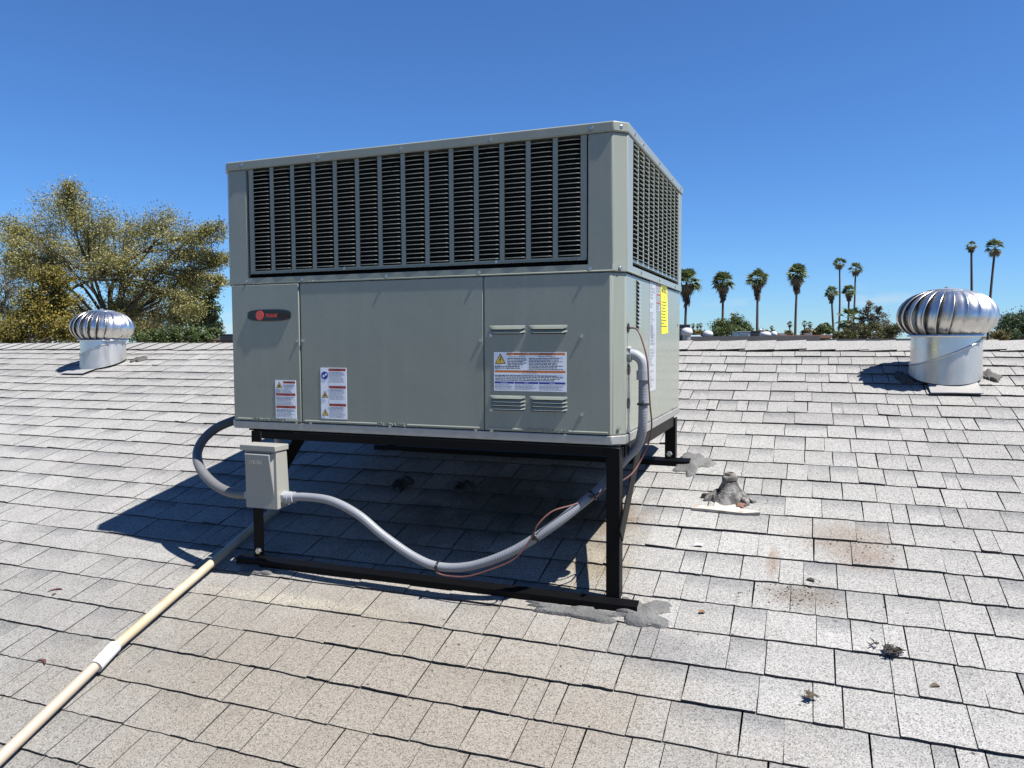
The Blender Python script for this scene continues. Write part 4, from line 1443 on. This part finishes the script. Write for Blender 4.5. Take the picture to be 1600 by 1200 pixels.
FLM = NT('flashing_paint'); pp = FLM.pos()
FLM.base(FLM.mix(FLM.ramp(FLM.noise(pp, 18, 5), [(.52, 0), (.68, .8)]), (0.40, 0.38, 0.34), (0.24, 0.14, 0.09))); FLM.rough(.6)


def slab(mb, pts, h0, h1):
    n = len(pts)
    mb.add([rp(x, y / CS, h0) for x, y in pts] + [rp(x, y / CS, h1 + 0.003 * math.sin(i * 2.1)) for i, (x, y) in enumerate(pts)],
           [(i, (i + 1) % n, n + (i + 1) % n, n + i) for i in range(n)] + [tuple(range(n, 2 * n))])


b = MB()
slab(b, [(-0.380, 2.778), (-0.335, 2.775), (-0.27, 2.771), (-0.20, 2.769), (-0.145, 2.778), (-0.150, 2.796), (-0.213, 2.800), (-0.217, 2.86), (-0.303, 2.86), (-0.305, 2.800), (-0.373, 2.797)], 0.006, 0.014)
b.build('flashing', FLM.mat, pv)
for sd, ax, ay in ((2.2, -0.312, 2.875), (5.5, -0.192, 2.862)):
    o = patch('sealant_flap', ax, ay, 0.045, 0.032, t_.mat, sd, 0.016, base=.016)
    o.parent = pv; o.location = WPOS[o] - WPOS[pv]
o = patch('brown_smear', -0.215, 2.823, 0.025, 0.02, simple('brown_smear', (.15, .07, .05), .8, var=.3), 3.1, .0015, base=.0165)
o.parent = pv; o.location = WPOS[o] - WPOS[pv]

# ------------------------------------------------------------------ debris on the roof
def twig_clump(cx, cy, n, L, label, mat, seed, name='twig_clump', cat='debris'):
    r = random.Random(seed)
    b = MB()
    for i in range(n):
        a = r.uniform(0, 2 * math.pi); x = cx + r.gauss(0, L * .35); y = cy + r.gauss(0, L * .22)
        l = L * r.uniform(.4, 1.0); h = 0.014 + abs(r.gauss(0, L * .10))
        p0 = Vector(rp(x, y / CS, h + .004)); d = Vector((math.cos(a), math.sin(a), SLOPE * math.sin(a) + r.uniform(-.1, .25))) * l
        b.tube([p0 - d * .5, p0 + Vector((r.uniform(-1, 1), r.uniform(-1, 1), .4)) * L * .06, p0 + d * .5], [0.0016, 0.0022, 0.0008], 4)
    tag(b.build(name, mat, None), label, cat)


DB = simple('dry_twigs', (0.035, 0.028, 0.024), .9, var=.4)
DL = simple('dry_leaf', (0.07, 0.05, 0.03), .8, var=.3)
twig_clump(0.214, 2.134, 60, 0.026, 'dark clump of dry twigs at the right of the roof', DB, 4)
twig_clump(0.175, 2.160, 4, 0.026, 'few thin grey sprigs just above the dark twig clump', DB, 14, 'sprigs')
twig_clump(0.019, 1.936, 22, 0.019, 'small flat brown wisp of dry grass low at the right', DL, 8, 'dry_grass_wisp')


def curl_leaf(cx, cy, L, w, a, label, mat, seed, name='dry_leaf'):
    r = random.Random(seed)
    vs = []
    N = 6
    for i in range(N + 1):
        f = i / N - .5
        ww = w * (1 - (2 * f) ** 2) ** .6 * .5
        bow = L * .22 * (1 - (2 * f) ** 2)
        for sgn in (-1, 0, 1):
            lx = f * L; ly = sgn * ww + bow * .9
            x = cx + lx * math.cos(a) - ly * math.sin(a); y = cy + lx * math.sin(a) + ly * math.cos(a)
            vs.append(rp(x, y / CS, 0.0078 + abs(sgn) * ww * .5 + abs(f) * L * .06))
    b = MB(); b.add(vs + [(x, y, z + .0012) for x, y, z in vs],
                    [(3 * i + j, 3 * i + j + 1, 3 * i + j + 4, 3 * i + j + 3) for i in range(N) for j in (0, 1)] + [(21 + 3 * i + j, 21 + 3 * i + j + 3, 21 + 3 * i + j + 4, 21 + 3 * i + j + 1) for i in range(N) for j in (0, 1)])
    tag(b.build(name, mat, None, smooth=True), label, 'leaf litter')


RL = simple('red_brown_leaf', (0.10, 0.035, 0.03), .7, var=.25)
curl_leaf(-2.46, 1.892, 0.055, 0.008, 0.5, 'thin curled red brown leaf left of the pale drain pipe, upper one', RL, 1)
curl_leaf(-2.44, 1.875, 0.016, 0.010, 1.4, 'tiny dark leaf scrap beside the upper red brown leaf', DB, 2)
curl_leaf(-2.143, 1.594, 0.050, 0.008, -0.2, 'curled red brown leaf left of the white pipe coupling', RL, 3)
curl_leaf(-0.27, 2.205, 0.020, 0.012, 0.2, 'orange brown leaf scrap right of the grey sealant smear', simple('orange_leaf', (.18, .09, .045), .8), 5)
curl_leaf(0.30, 2.035, 0.022, 0.012, 0.3, 'small brown leaf just below the dark twig clump', DL, 6)
curl_leaf(0.02, 2.415, 0.026, 0.012, -0.3, 'small black chip above the brown dirt stain at right', DB, 7)
curl_leaf(-0.324, 2.545, 0.030, 0.016, 0.1, 'white paper scrap on the shingles below the plumbing vent', M['pvc_white'], 9, 'paper_scrap')
r_ = random.Random(31)
b = MB()
for i in range(170):
    if i < 70: x, y = r_.gauss(-0.01, .07), r_.gauss(2.33, .035)
    elif i < 110: x, y = r_.gauss(0.17, .06), r_.gauss(2.6, .05)
    else: x, y = r_.uniform(-2.6, 1.0), r_.uniform(1.1, 2.9)
    s_ = r_.uniform(.0015, .0045)
    c = Vector(rp(x, y / CS, .0155 + s_ * .3))
    b.add([c + Vector((s_ * math.cos(k * 2.1 + i), s_ * .7 * math.sin(k * 2.1 + i), s_ * .3 * math.sin(k * 2.1 + i))) for k in range(3)] + [c + Vector((0, 0, s_ * .8))], [(0, 1, 3), (1, 2, 3), (2, 0, 3)])
tag(b.build('grit', DB, None), 'fine dark grit scattered over the shingles', 'grit', kind='stuff')

# ------------------------------------------------------------------ foliage
def leaf_mesh(name, C, size, mat, rng, aspect=2.0, droop=0.0):
    """one bent leaf-sized face pair per centre"""
    n = len(C)
    d = rng.normal(size=(n, 3)); d[:, 2] -= droop; d /= np.linalg.norm(d, axis=1)[:, None]
    u = np.cross(d, rng.normal(size=(n, 3))); u /= np.linalg.norm(u, axis=1)[:, None]
    s = size * rng.uniform(0.6, 1.4, n)[:, None]
    a = C - d * s * aspect * .5; e = C + d * s * aspect * .5
    V = np.stack([a, C + u * s * .5, e, C - u * s * .5], 1).reshape(-1, 3)
    me = bpy.data.meshes.new(name)
    me.vertices.add(4 * n); me.vertices.foreach_set('co', V.ravel())
    me.loops.add(4 * n); me.loops.foreach_set('vertex_index', np.arange(4 * n, dtype=np.int32))
    me.polygons.add(n); me.polygons.foreach_set('loop_start', np.arange(0, 4 * n, 4, dtype=np.int32))
    me.materials.append(mat)
    me.update(calc_edges=True)
    me.validate()
    return me


def limb(p, q, r, bend=0.15, n=7):
    p, q = Vector(p), Vector(q)
    L = (q - p).length
    off = Vector((r.uniform(-1, 1), r.uniform(-1, 1), r.uniform(0.1, 1))) * L * bend
    return [p.lerp(q, i / n) + off * math.sin(math.pi * i / n) + Vector((r.uniform(-1, 1), r.uniform(-1, 1), r.uniform(-1, 1))) * L * .015 for i in range(n + 1)]


def tree(name, label, base, fork_z, lobes, leafmat, nleaf, leafsize, seed, cat='tree', group=None, twigs=16, trunk_r=0.2, fill=0.75, droop=0.0, dens=None, limbs=True):
    """lobes: list of (centre, radius xyz); trunk from the ground, limbs into each lobe, twigs out to leaf sprays"""
    r = random.Random(seed); rng = np.random.default_rng(seed)
    base = Vector(base)
    t = empty(name, base, label, cat, group)
    fork = Vector((base.x, base.y, fork_z))
    b = MB()
    tr = limb(base, fork, r, .04)
    b.tube(tr, [trunk_r * (1.15 - .4 * i / 7) for i in range(8)], 9)
    pts = []
    for li, (c, rad) in enumerate(lobes):
        c = Vector(c); rad = Vector(rad)
        start = fork if r.random() < .6 or li < 2 else fork.lerp(Vector(lobes[r.randrange(li)][0]), .5)
        lm = limb(start, c, r, .12)
        r0 = trunk_r * r.uniform(.26, .42)
        b.tube(lm, [max(.012, r0 * (1 - .8 * i / 7)) for i in range(8)], 6)
        for k in range(twigs):
            d = Vector((r.gauss(0, 1), r.gauss(0, 1), r.gauss(0.15, 1))).normalized()
            f = r.uniform(.35, 1.0) ** .5
            e = c + Vector((d.x * rad.x, d.y * rad.y, d.z * rad.z)) * f
            s0 = lm[r.randrange(3, 8)]
            tw = limb(s0, e, r, .12, 5)
            b.tube(tw, [max(.005, r0 * .22 * (1 - .85 * i / 5)) for i in range(6)], 4, cap=False)
            m = int(nleaf / (len(lobes) * twigs) * r.uniform(.5, 1.5))
            seg = np.array([tuple(x) for x in tw])
            ti = rng.beta(2.2, 1.0, m) * 4.999
            i0 = ti.astype(int); fr = (ti - i0)[:, None]
            P_ = seg[i0] * (1 - fr) + seg[np.minimum(i0 + 1, 5)] * fr
            P_ = P_ + rng.normal(size=(m, 3)) * np.array([rad.x, rad.y, rad.z]) * .15 * (0.5 + ti[:, None] / 5)
            P_[:, 2] -= abs(rng.normal(size=m)) * droop
            pts.append(P_)
    b.build('trunk', M['bark'], t, smooth=True)
    C = np.concatenate(pts)
    o = C.mean(0)
    link('crown', leaf_mesh('crown', C - o, leafsize, leafmat, rng, droop=droop), t, Vector(o))
    return t


def lobes_px(lst, depth, dz=0.0, seed=0, spread=1.0):
    r = random.Random(seed)
    out = []
    for px, py, rpx in lst:
        d = depth + r.uniform(-1, 1) * spread
        c = spot(px, py, d)
        rad = rpx / 1195 * d
        out.append((c, (rad, rad, rad * .85)))
    return out


def ground_at(px, depth):
    p = spot(px, 535, depth)
    return (p.x, p.y, 0)


BIG = [(100, 322, 42), (60, 352, 44), (35, 388, 42), (140, 340, 42), (175, 368, 40), (215, 362, 42), (255, 358, 42), (290, 372, 40), (322, 398, 34), (120, 395, 46), (80, 410, 40),
       (165, 425, 46), (215, 420, 48), (262, 425, 46), (300, 440, 36), (225, 470, 44), (270, 478, 40), (340, 405, 22), (345, 440, 14), (15, 360, 32), (20, 410, 30), (110, 300, 26), (190, 480, 30), (300, 480, 26), (335, 360, 22)]
tree('spreading_tree', 'large spreading tree with sparse olive yellow leaves behind the left turbine vent', ground_at(178, 24), spot(178, 520, 24).z, lobes_px(BIG, 24, seed=2, spread=1.4), M['leaf_olive'], 95000, 0.029, 11, trunk_r=0.17, twigs=20, droop=.05)
tree('golden_shrub_tree', 'dense golden olive shrubby tree low at the far left', ground_at(50, 19), spot(50, 545, 19).z,
     lobes_px([(20, 510, 42), (55, 505, 42), (90, 515, 38), (75, 465, 40), (85, 440, 30), (50, 475, 34), (115, 520, 28), (10, 530, 34), (100, 480, 30), (140, 530, 20)], 19, seed=5, spread=.6), M['leaf_gold'], 34000, 0.029, 21, trunk_r=0.14, twigs=14)
tree('thin_grey_tree', 'thin grey leaved tree at the extreme left edge', ground_at(-10, 27), spot(-5, 520, 27).z,
     lobes_px([(0, 420, 40), (25, 440, 34), (10, 470, 40), (40, 415, 28), (-30, 440, 40), (30, 490, 26)], 27, seed=9), M['leaf_grey'], 9000, 0.036, 31, trunk_r=0.15, twigs=14)
tree('dark_tree', 'dark green rounded tree behind the olive tree near the unit', ground_at(300, 42), spot(300, 530, 42).z,
     lobes_px([(300, 440, 22), (318, 455, 22), (325, 480, 20), (305, 485, 24), (285, 470, 26), (312, 505, 18), (275, 500, 24), (332, 495, 10)], 42, seed=4), M['leaf_dark'], 16000, 0.065, 41, trunk_r=0.2, twigs=14)
tree('slim_dark_tree', 'small dark tree at the horizon left of the unit', ground_at(335, 60), spot(335, 533, 60).z,
     lobes_px([(335, 510, 12), (343, 518, 10), (325, 518, 10)], 60, seed=6, spread=.5), M['leaf_dark'], 2500, 0.10, 43, trunk_r=.15, twigs=10)
tree('low_green_shrub', 'low mid green shrub below the olive tree, left of the unit', ground_at(290, 30), spot(290, 560, 30).z,
     lobes_px([(240, 525, 16), (270, 522, 18), (300, 520, 18), (330, 522, 14), (215, 530, 14), (255, 530, 16), (315, 530, 14)], 30, seed=7, spread=.4), M['leaf_green'], 11000, 0.042, 44, trunk_r=.08, twigs=12)
tree('backdrop_tree', 'greyish olive tree filling the gap behind the left turbine vent', ground_at(150, 38), spot(150, 520, 38).z,
     lobes_px([(130, 490, 34), (170, 500, 30), (210, 510, 26), (250, 505, 26), (100, 510, 30), (60, 500, 30), (180, 525, 26), (230, 525, 22), (140, 525, 26)], 38, seed=8), M['leaf_mixed'], 13000, 0.06, 45, trunk_r=.18, twigs=13)
# right-hand side
tree('rounded_green_tree', 'rounded fine leaved green tree behind the second skirted palm', ground_at(1143, 80), spot(1143, 530, 80).z,
     lobes_px([(1125, 512, 16), (1145, 505, 18), (1160, 512, 15), (1140, 520, 18), (1118, 522, 12), (1170, 522, 12), (1155, 525, 14)], 80, seed=12, spread=1), M['leaf_green'], 16000, 0.085, 51, trunk_r=.2, twigs=14)
tree('olive_bush', 'low olive bush between the first and second palms', ground_at(1092, 70), spot(1092, 545, 70).z,
     lobes_px([(1086, 520, 9), (1098, 521, 9), (1108, 525, 8), (1078, 524, 7)], 70, seed=13, spread=.5), M['leaf_mixed'], 2600, 0.10, 52, trunk_r=.08, twigs=10)
tree('pinkish_bush', 'low brownish bush right of the third skirted palm', ground_at(1195, 85), spot(1195, 545, 85).z,
     lobes_px([(1190, 520, 9), (1202, 522, 9), (1211, 526, 7)], 85, seed=14, spread=.5), M['leaf_mixed'], 2400, 0.11, 53, trunk_r=.08, twigs=10)
for i, (px, py, rr, dd, lab) in enumerate(((1262, 520, 8, 150, 'small dusty tree right of the fourth skirted palm'), (1277, 521, 8, 140, 'small dusty tree left of the tall palm pair'), (1232, 522, 6, 170, 'small dusty tree left of the fourth skirted palm'),
                                      (1290, 514, 10, 120, 'green tree at the foot of the short leaning palm'))):
    tree('distant_tree', lab, ground_at(px, dd), spot(px, py + 10, dd).z, lobes_px([(px - rr * .6, py, rr * .8), (px + rr * .6, py + 1, rr * .8), (px, py - rr * .4, rr * .8)], dd, seed=60 + i, spread=1), M['leaf_mixed'] if i < 3 else M['leaf_green'], 1300, 0.2, 60 + i, trunk_r=.15, twigs=9, group='small trees at the horizon')
tree('scrubby_hedge', 'scrubby green and straw hedge left of the right turbine vent', ground_at(1360, 55), spot(1360, 545, 55).z,
     lobes_px([(1310, 525, 10), (1325, 522, 12), (1342, 518, 14), (1360, 514, 14), (1378, 516, 14), (1395, 514, 13), (1350, 526, 12), (1372, 528, 12), (1395, 526, 12), (1330, 529, 10), (1412, 510, 14)], 55, seed=15, spread=1), M['leaf_hedge'], 14000, 0.065, 54, trunk_r=.1, twigs=12)
tree('drooping_tree', 'thin drooping grey brown tree left of the right turbine vent', ground_at(1362, 62), spot(1362, 528, 62).z,
     lobes_px([(1358, 474, 8), (1350, 485, 9), (1366, 490, 9), (1380, 492, 10), (1372, 480, 6), (1345, 500, 8), (1385, 505, 8), (1362, 505, 8)], 62, seed=16, spread=.6), M['leaf_straw'], 2600, 0.075, 55, trunk_r=.09, twigs=9, droop=.25)
tree('bright_green_tree', 'bushy green tree at the right edge beside the turbine vent', ground_at(1590, 45), spot(1590, 545, 45).z,
     lobes_px([(1585, 505, 20), (1605, 498, 24), (1600, 520, 24), (1575, 520, 18), (1630, 505, 30)], 45, seed=17, spread=.8), M['leaf_dark'], 11000, 0.065, 56, trunk_r=.15, twigs=13)
tree('straw_bush', 'low straw coloured bush right of the turbine vent base', ground_at(1562, 35), spot(1562, 550, 35).z,
     lobes_px([(1560, 520, 8), (1568, 526, 9), (1553, 526, 8)], 35, seed=18, spread=.3), M['leaf_mixed'], 1800, 0.05, 57, trunk_r=.05, twigs=9)


# palms
def fan(mb, p, d, size, r, blades=9, droop=0.2, spread=2.3):
    d = Vector(d).normalized()
    side = d.cross(Vector((0, 0, 1)))
    if side.length < .05: side = Vector((1, 0, 0))
    side.normalize()
    tilt = r.uniform(-.5, .5)
    nrm = d.cross(side)
    side = side * math.cos(tilt) + nrm * math.sin(tilt)
    hub = p + d * size * .42
    mb.add([p - side * size * .012, p + side * size * .012, hub + side * size * .012, hub - side * size * .012], [(0, 1, 2, 3)])
    for k in range(blades):
        a = (k / (blades - 1) - .5) * spread
        e = (d * math.cos(a) + side * math.sin(a)).normalized()
        L = size * .62 * r.uniform(.8, 1.1)
        w = e.cross(d.cross(side)).normalized() * size * .055
        mid = hub + e * L * .55
        tip = hub + e * L + Vector((0, 0, -droop * L * r.uniform(.6, 1.3)))
        mb.add([hub, mid - w, tip, mid + w], [(0, 1, 2, 3)])


def palm(label, px, ptop, pbase_hint, depth, head, skirt, lean=0.0, seed=0, cat='palm', group=None, trunk=0.17, nlive=46):
    r = random.Random(seed)
    top = spot(px, ptop, depth)
    base = Vector((spot(px + pbase_hint, 535, depth).x, spot(px + pbase_hint, 535, depth).y, 0))
    head *= 0.86
    crown = Vector((top.x, top.y, top.z - head * .6))
    t = empty('fan_palm', base, label, cat, group)
    b = MB()
    mid = base.lerp(crown, .5) + RIGHT * lean
    path = catmull([base, mid, crown], (crown - base).length / 16)
    b.tube(path, [trunk * (1.25 - .45 * i / (len(path) - 1)) for i in range(len(path))], 9)
    b.build('trunk', M['palm_bark'], t, smooth=True)
    b = MB()
    for i in range(nlive):
        a = r.uniform(0, 2 * math.pi); el = r.uniform(-.55, 1.45)
        fan(b, crown, (math.cos(a) * math.cos(el), math.sin(a) * math.cos(el), math.sin(el)), head * r.uniform(.75, 1.05), r, droop=.25)
    b.build('crown', M['frond'], t)
    if skirt > 0:
        b = MB()
        for i in range(26):
            a = r.uniform(0, 2 * math.pi); el = r.uniform(-1.3, -.55)
            fan(b, crown - Vector((0, 0, r.uniform(0, .15) * head)), (math.cos(a) * math.cos(el), math.sin(a) * math.cos(el), math.sin(el)), head * r.uniform(.5, .8), r, droop=.45)
        b.build('dry_fringe', M['frond_dry'], t)
        b = MB()
        for i in range(70):
            f = r.random()
            p = crown - Vector((0, 0, f * skirt * .75))
            a = r.uniform(0, 2 * math.pi); el = r.uniform(-1.5, -1.1)
            fan(b, p + Vector((math.cos(a), math.sin(a), 0)) * trunk, (math.cos(a) * math.cos(el), math.sin(a) * math.cos(el), math.sin(el)), head * (.62 - .3 * f), r, blades=5, droop=.4, spread=.9)
        b.build('skirt', M['skirt'], t)
    return t


GS = 'skirted palms in a row'
palm('first skirted fan palm, half hidden by the unit corner', 1073, 425, -4, 100, 2.5, 3.6, seed=1, group=GS)
palm('second skirted fan palm in front of the rounded green tree', 1130, 428, -4, 104, 2.15, 3.0, .1, seed=2, group=GS)
palm('third skirted fan palm above the pale rooftop boxes', 1184, 423, -1, 106, 2.2, 3.3, seed=3, group=GS)
palm('fourth skirted fan palm, the tallest and rightmost of the row', 1246, 416, -3, 108, 2.25, 3.1, -.1, seed=4, group=GS)
GT = 'slender distant palms'
palm('tall slender palm, left of the tall pair', 1312, 404, -3, 200, 2.4, 0.6, .3, seed=5, group=GT, trunk=.24, nlive=26)
palm('tall slender palm, right and leaning one of the tall pair', 1337, 412, -8, 200, 2.6, 0.6, .3, seed=6, group=GT, trunk=.24, nlive=26)
palm('short leaning palm left of the tall pair', 1299, 449, 6, 190, 2.4, 3.0, .0, seed=7, group=GT, trunk=.26)
palm('short bushy palm between the tall pair', 1327, 447, -3, 190, 2.4, 2.6, .0, seed=8, group=GT, trunk=.26)
palm('tightly trimmed tall palm above the right turbine vent', 1518, 378, 0, 118, 1.25, 0.9, .1, seed=9, group=GT, trunk=.19, nlive=22)
palm('tall leaning palm with split crown at the right edge', 1555, 376, -12, 118, 2.0, 0.8, -.2, seed=10, group=GT, trunk=.19, nlive=22)
palm('low broad palm with shaggy trunk below the tall pair', 1330, 484, -2, 75, 2.0, 2.2, seed=11, group=GT, trunk=.22, nlive=18)
for i, (px, py, dd, lab) in enumerate(((1234, 503, 330, 'tiny far palm left of the fourth skirted palm'), (1257, 502, 330, 'tiny far palm, left of two beside the fourth skirted palm'), (1266, 503, 330, 'tiny far palm, right of two beside the fourth skirted palm'),
                                  (1083, 506, 420, 'tiny far palm, leftmost of three beside the first skirted palm'), (1090, 506, 420, 'tiny far palm, middle of three beside the first skirted palm'), (1095, 505, 420, 'tiny far palm, rightmost of three beside the first skirted palm'),
                                  (1206, 509, 450, 'tiny far palm above the brown bush'), (1145, 490, 150, 'small palm top peeping over the rounded green tree'))):
    palm(lab, px, py, 0, dd, 1.9 if dd > 200 else 1.0, 1.2, seed=20 + i, group='tiny palms at the horizon', trunk=.3, nlive=18)
# far mass of trees along the horizon
rng = np.random.default_rng(5)
ang = rng.uniform(-0.95, 0.75, 26000)
dist = rng.uniform(420, 700, 26000)
hm = 3.5 + 3.2 * np.array([mnoise.noise(Vector((a * 26, 0.5, 0))) + .6 * mnoise.noise(Vector((a * 80, 3.5, 0))) for a in ang])
C = np.stack([dist * np.sin(ang - 0.367 * 0), dist * np.cos(ang), rng.uniform(0, 1, 26000) ** .8 * np.clip(hm, 1.2, 9)], 1)
o = C.mean(0)
tag(link('far_woodland', leaf_mesh('far_woodland', C - o, 1.3, M['leaf_mixed'], rng, 1.4), None, Vector(o)), 'far band of trees along the horizon', 'trees', kind='stuff')


# ------------------------------------------------------------------ neighbouring roofs
def block(name, label, px0, px1, ptop, depth, deep, wall, roofm, cat='house', gable=0.0, units=()):
    a = spot(px0, ptop, depth); c = spot(px1, ptop, depth)
    w = (c - a).length
    t = empty(name, (a + c) / 2 - Vector((0, 0, (a.z + c.z) / 2)), label, cat)
    d = Vector((c.x - a.x, c.y - a.y, 0)).normalized(); n = Vector((-d.y, d.x, 0))
    z1 = (a.z + c.z) / 2
    A = Vector((a.x, a.y, 0)); B = Vector((c.x, c.y, 0))
    zw = z1 - gable - .25
    b = MB(); q = [A, B, B + n * deep, A + n * deep]
    b.add([p for p in q] + [p + Vector((0, 0, zw)) for p in q], [(0, 1, 5, 4), (1, 2, 6, 5), (2, 3, 7, 6), (3, 0, 4, 7), (4, 5, 6, 7)])
    b.build('wall', wall, t)
    e = .4
    q = [A - d * e - n * e, B + d * e - n * e, B + d * e + n * (deep + e), A - d * e + n * (deep + e)]
    b = MB()
    if gable > 0:
        m0 = (q[0] + q[3]) / 2; m1 = (q[1] + q[2]) / 2
        vs = [p + Vector((0, 0, zw)) for p in q] + [m0 + Vector((0, 0, z1)), m1 + Vector((0, 0, z1))]
        b.add(vs, [(0, 1, 5, 4), (2, 3, 4, 5), (0, 4, 3), (1, 2, 5), (0, 3, 2, 1)])
    else:
        b.add([p + Vector((0, 0, zw + .003)) for p in q] + [p + Vector((0, 0, z1)) for p in q], [(0, 3, 2, 1), (4, 5, 6, 7), (0, 1, 5, 4), (1, 2, 6, 5), (2, 3, 7, 6), (3, 0, 4, 7)])
    b.build('roof', roofm, t)
    return t, z1


def cabinet(name, label, px0, px1, ptop, pbot, depth, deep, mat, louv=True, cat='air conditioner', group=None, foot=True):
    a = spot(px0, pbot, depth); c = spot(px1, pbot, depth); tz = spot((px0 + px1) / 2, ptop, depth).z
    t = empty(name, (a + c) / 2, label, cat, group)
    d = Vector((c.x - a.x, c.y - a.y, 0)).normalized(); n = Vector((-d.y, d.x, 0))
    b = MB(); h = tz - a.z
    q = [a, Vector((c.x, c.y, a.z)), Vector((c.x, c.y, a.z)) + n * deep, a + n * deep]
    b.add(q + [p + Vector((0, 0, h * .93)) for p in q], [(0, 1, 5, 4), (1, 2, 6, 5), (2, 3, 7, 6), (3, 0, 4, 7), (4, 5, 6, 7), (0, 3, 2, 1)])
    b.build('cabinet_body', mat, t)
    b = MB()
    q2 = [q[0] - d * .03 - n * .03, q[1] + d * .03 - n * .03, q[2] + d * .03 + n * .03, q[3] - d * .03 + n * .03]
    b.add([p + Vector((0, 0, h * .932)) for p in q2] + [p + Vector((0, 0, h)) for p in q2], [(0, 1, 5, 4), (1, 2, 6, 5), (2, 3, 7, 6), (3, 0, 4, 7), (4, 5, 6, 7), (0, 3, 2, 1)])
    b.build('cabinet_top', M['white_metal'] if not louv else mat, t)
    w = (q[1] - q[0]).length
    for k in range(3):
        z = a.z + h * (.2 + .22 * k)
        b = MB(); b.obox(q[0] + d * w * .12 - n * .012 + Vector((0, 0, z - a.z)), q[0] + d * w * .88 - n * .012 + Vector((0, 0, z - a.z)), h * .08, .02, (0, 0, 1))
        b.build('louver_panel', M['dark_box'] if louv else M['pale_blue'], t)
    return t


block('grey_roofed_house', 'low house with dark grey flat roof just beyond the ridge', 1020, 1262, 525.5, 34, 9, M['stucco'], M['grey_roof'])
block('brick_building', 'long low brick building beyond the grey roof', 1214, 1298, 523.5, 60, 12, M['brick_far'], M['brick_far'], 'building')
block('dark_roofed_house', 'low dark roofed building right of the brick one', 1296, 1420, 529.3, 40, 8, M['stucco'], M['dark_box'])
block('brown_house', 'low brown house far off left of the unit', 285, 380, 527, 70, 10, M['brick_far'], M['tan_roof'])
block('distant_house', 'distant dark roofed house left of the fourth palm', 1212, 1236, 520, 120, 10, M['stucco'], M['dark_box'], gable=.5)
cabinet('rooftop_unit', 'dark grey rooftop unit touching the big unit corner', 1058, 1078, 507, 527, 33, .9, M['dark_box'])
cabinet('rooftop_cooler', 'pale blue rooftop cooler with dark side below the third palm', 1152, 1172, 518, 527.5, 44, 1.0, M['pale_blue'], False)
cabinet('rooftop_unit', 'dark rooftop box right of the pale blue cooler', 1173, 1187, 517, 527, 46, 1.0, M['dark_box'])
cabinet('rooftop_unit', 'dark and silver rooftop unit left of the big unit', 343, 366, 522, 533, 52, 1.1, M['dark_box'])
cabinet('roof_hatch', 'small white roof hatch on the brick building', 1260, 1269, 520.5, 524, 62, .6, M['white_metal'], False, 'hatch')


def small_turbine(px, py, depth, label, r=.22):
    c = spot(px, py, depth)
    t = empty('round_roof_vent', c, label, 'roof vent')
    b = MB(); b.lathe([(r * .7, 0), (r * .72, .18)], c, 20); b.build('collar', M['galv'], t, smooth=True)
    b = MB(); b.lathe([(r * .74, .18), (r, .24), (r * 1.05, .32), (r * .85, .42), (r * .4, .47), (.001, .48)], c, 20); b.build('dome', M['white_metal'], t, smooth=True)


small_turbine(1073, 531, 30, 'small round pale vent before the dark rooftop unit')
small_turbine(1106, 531, 40, 'white domed vent right of the grey skylight', .26)
small_turbine(1196, 531, 44, 'white domed vent right of the dark rooftop box', .3)
small_turbine(1209, 530, 46, 'small white domed vent beside the brick building', .2)
# skylight
a = spot(1080, 530, 36); c = spot(1104, 530, 36)
t = empty('skylight', (a + c) / 2, 'grey blue sloped skylight left of the white domed vent', 'skylight')
d = Vector((c.x - a.x, c.y - a.y, 0)); n = Vector((-d.y, d.x, 0)).normalized()
b = MB(); h = Vector((0, 0, .2))
b.add([a, a + d, a + d + n * 1.2, a + n * 1.2, a + d * .12 + n * .5 + h, a + d * .72 + n * .5 + h], [(0, 1, 5, 4), (2, 3, 4, 5), (0, 4, 3), (1, 2, 5), (0, 3, 2, 1)])
b.build('glazing', M['pale_blue'], t)
b = MB(); b.obox(a, a + d, .04, .05, (0, 0, 1)); b.build('frame', M['galv'], t)
# upright flue pipe
p0 = spot(1188.5, 529, 45); b = MB(); b.tube([p0, p0 + Vector((0, 0, .46))], .05, 12); b.lathe([(.05, .46), (.09, .48), (.09, .52), (.02, .57), (.001, .57)], p0, 12)
tag(b.build('flue_pipe', M['white_metal'], None, smooth=True, autosmooth=.7), 'slim white flue pipe between the dark box and the domed vent', 'pipe')

# most base colours besides metal and foliage, scaled down evenly to balance the raised exposure
for m_ in bpy.data.materials:
    if not m_.use_nodes or m_.name.split('.')[0] in SCALE_SKIP or m_.name.startswith(('leaf', 'palm_frond', 'dry_frond', 'dead_skirt', 'sticker')): continue
    bs = m_.node_tree.nodes.get('Principled BSDF')
    if bs is None or bs.inputs['Metallic'].default_value > 0.9: continue
    inp = bs.inputs['Base Color']
    mx = m_.node_tree.nodes.new('ShaderNodeMix')
    mx.data_type = 'RGBA'; mx.blend_type = 'MULTIPLY'
    mx.inputs[0].default_value = 1.0; mx.inputs[7].default_value = (0.82, 0.82, 0.82, 1)
    if inp.is_linked:
        m_.node_tree.links.new(inp.links[0].from_socket, mx.inputs[6])
    else:
        mx.inputs[6].default_value = inp.default_value
    m_.node_tree.links.new(mx.outputs[2], inp)
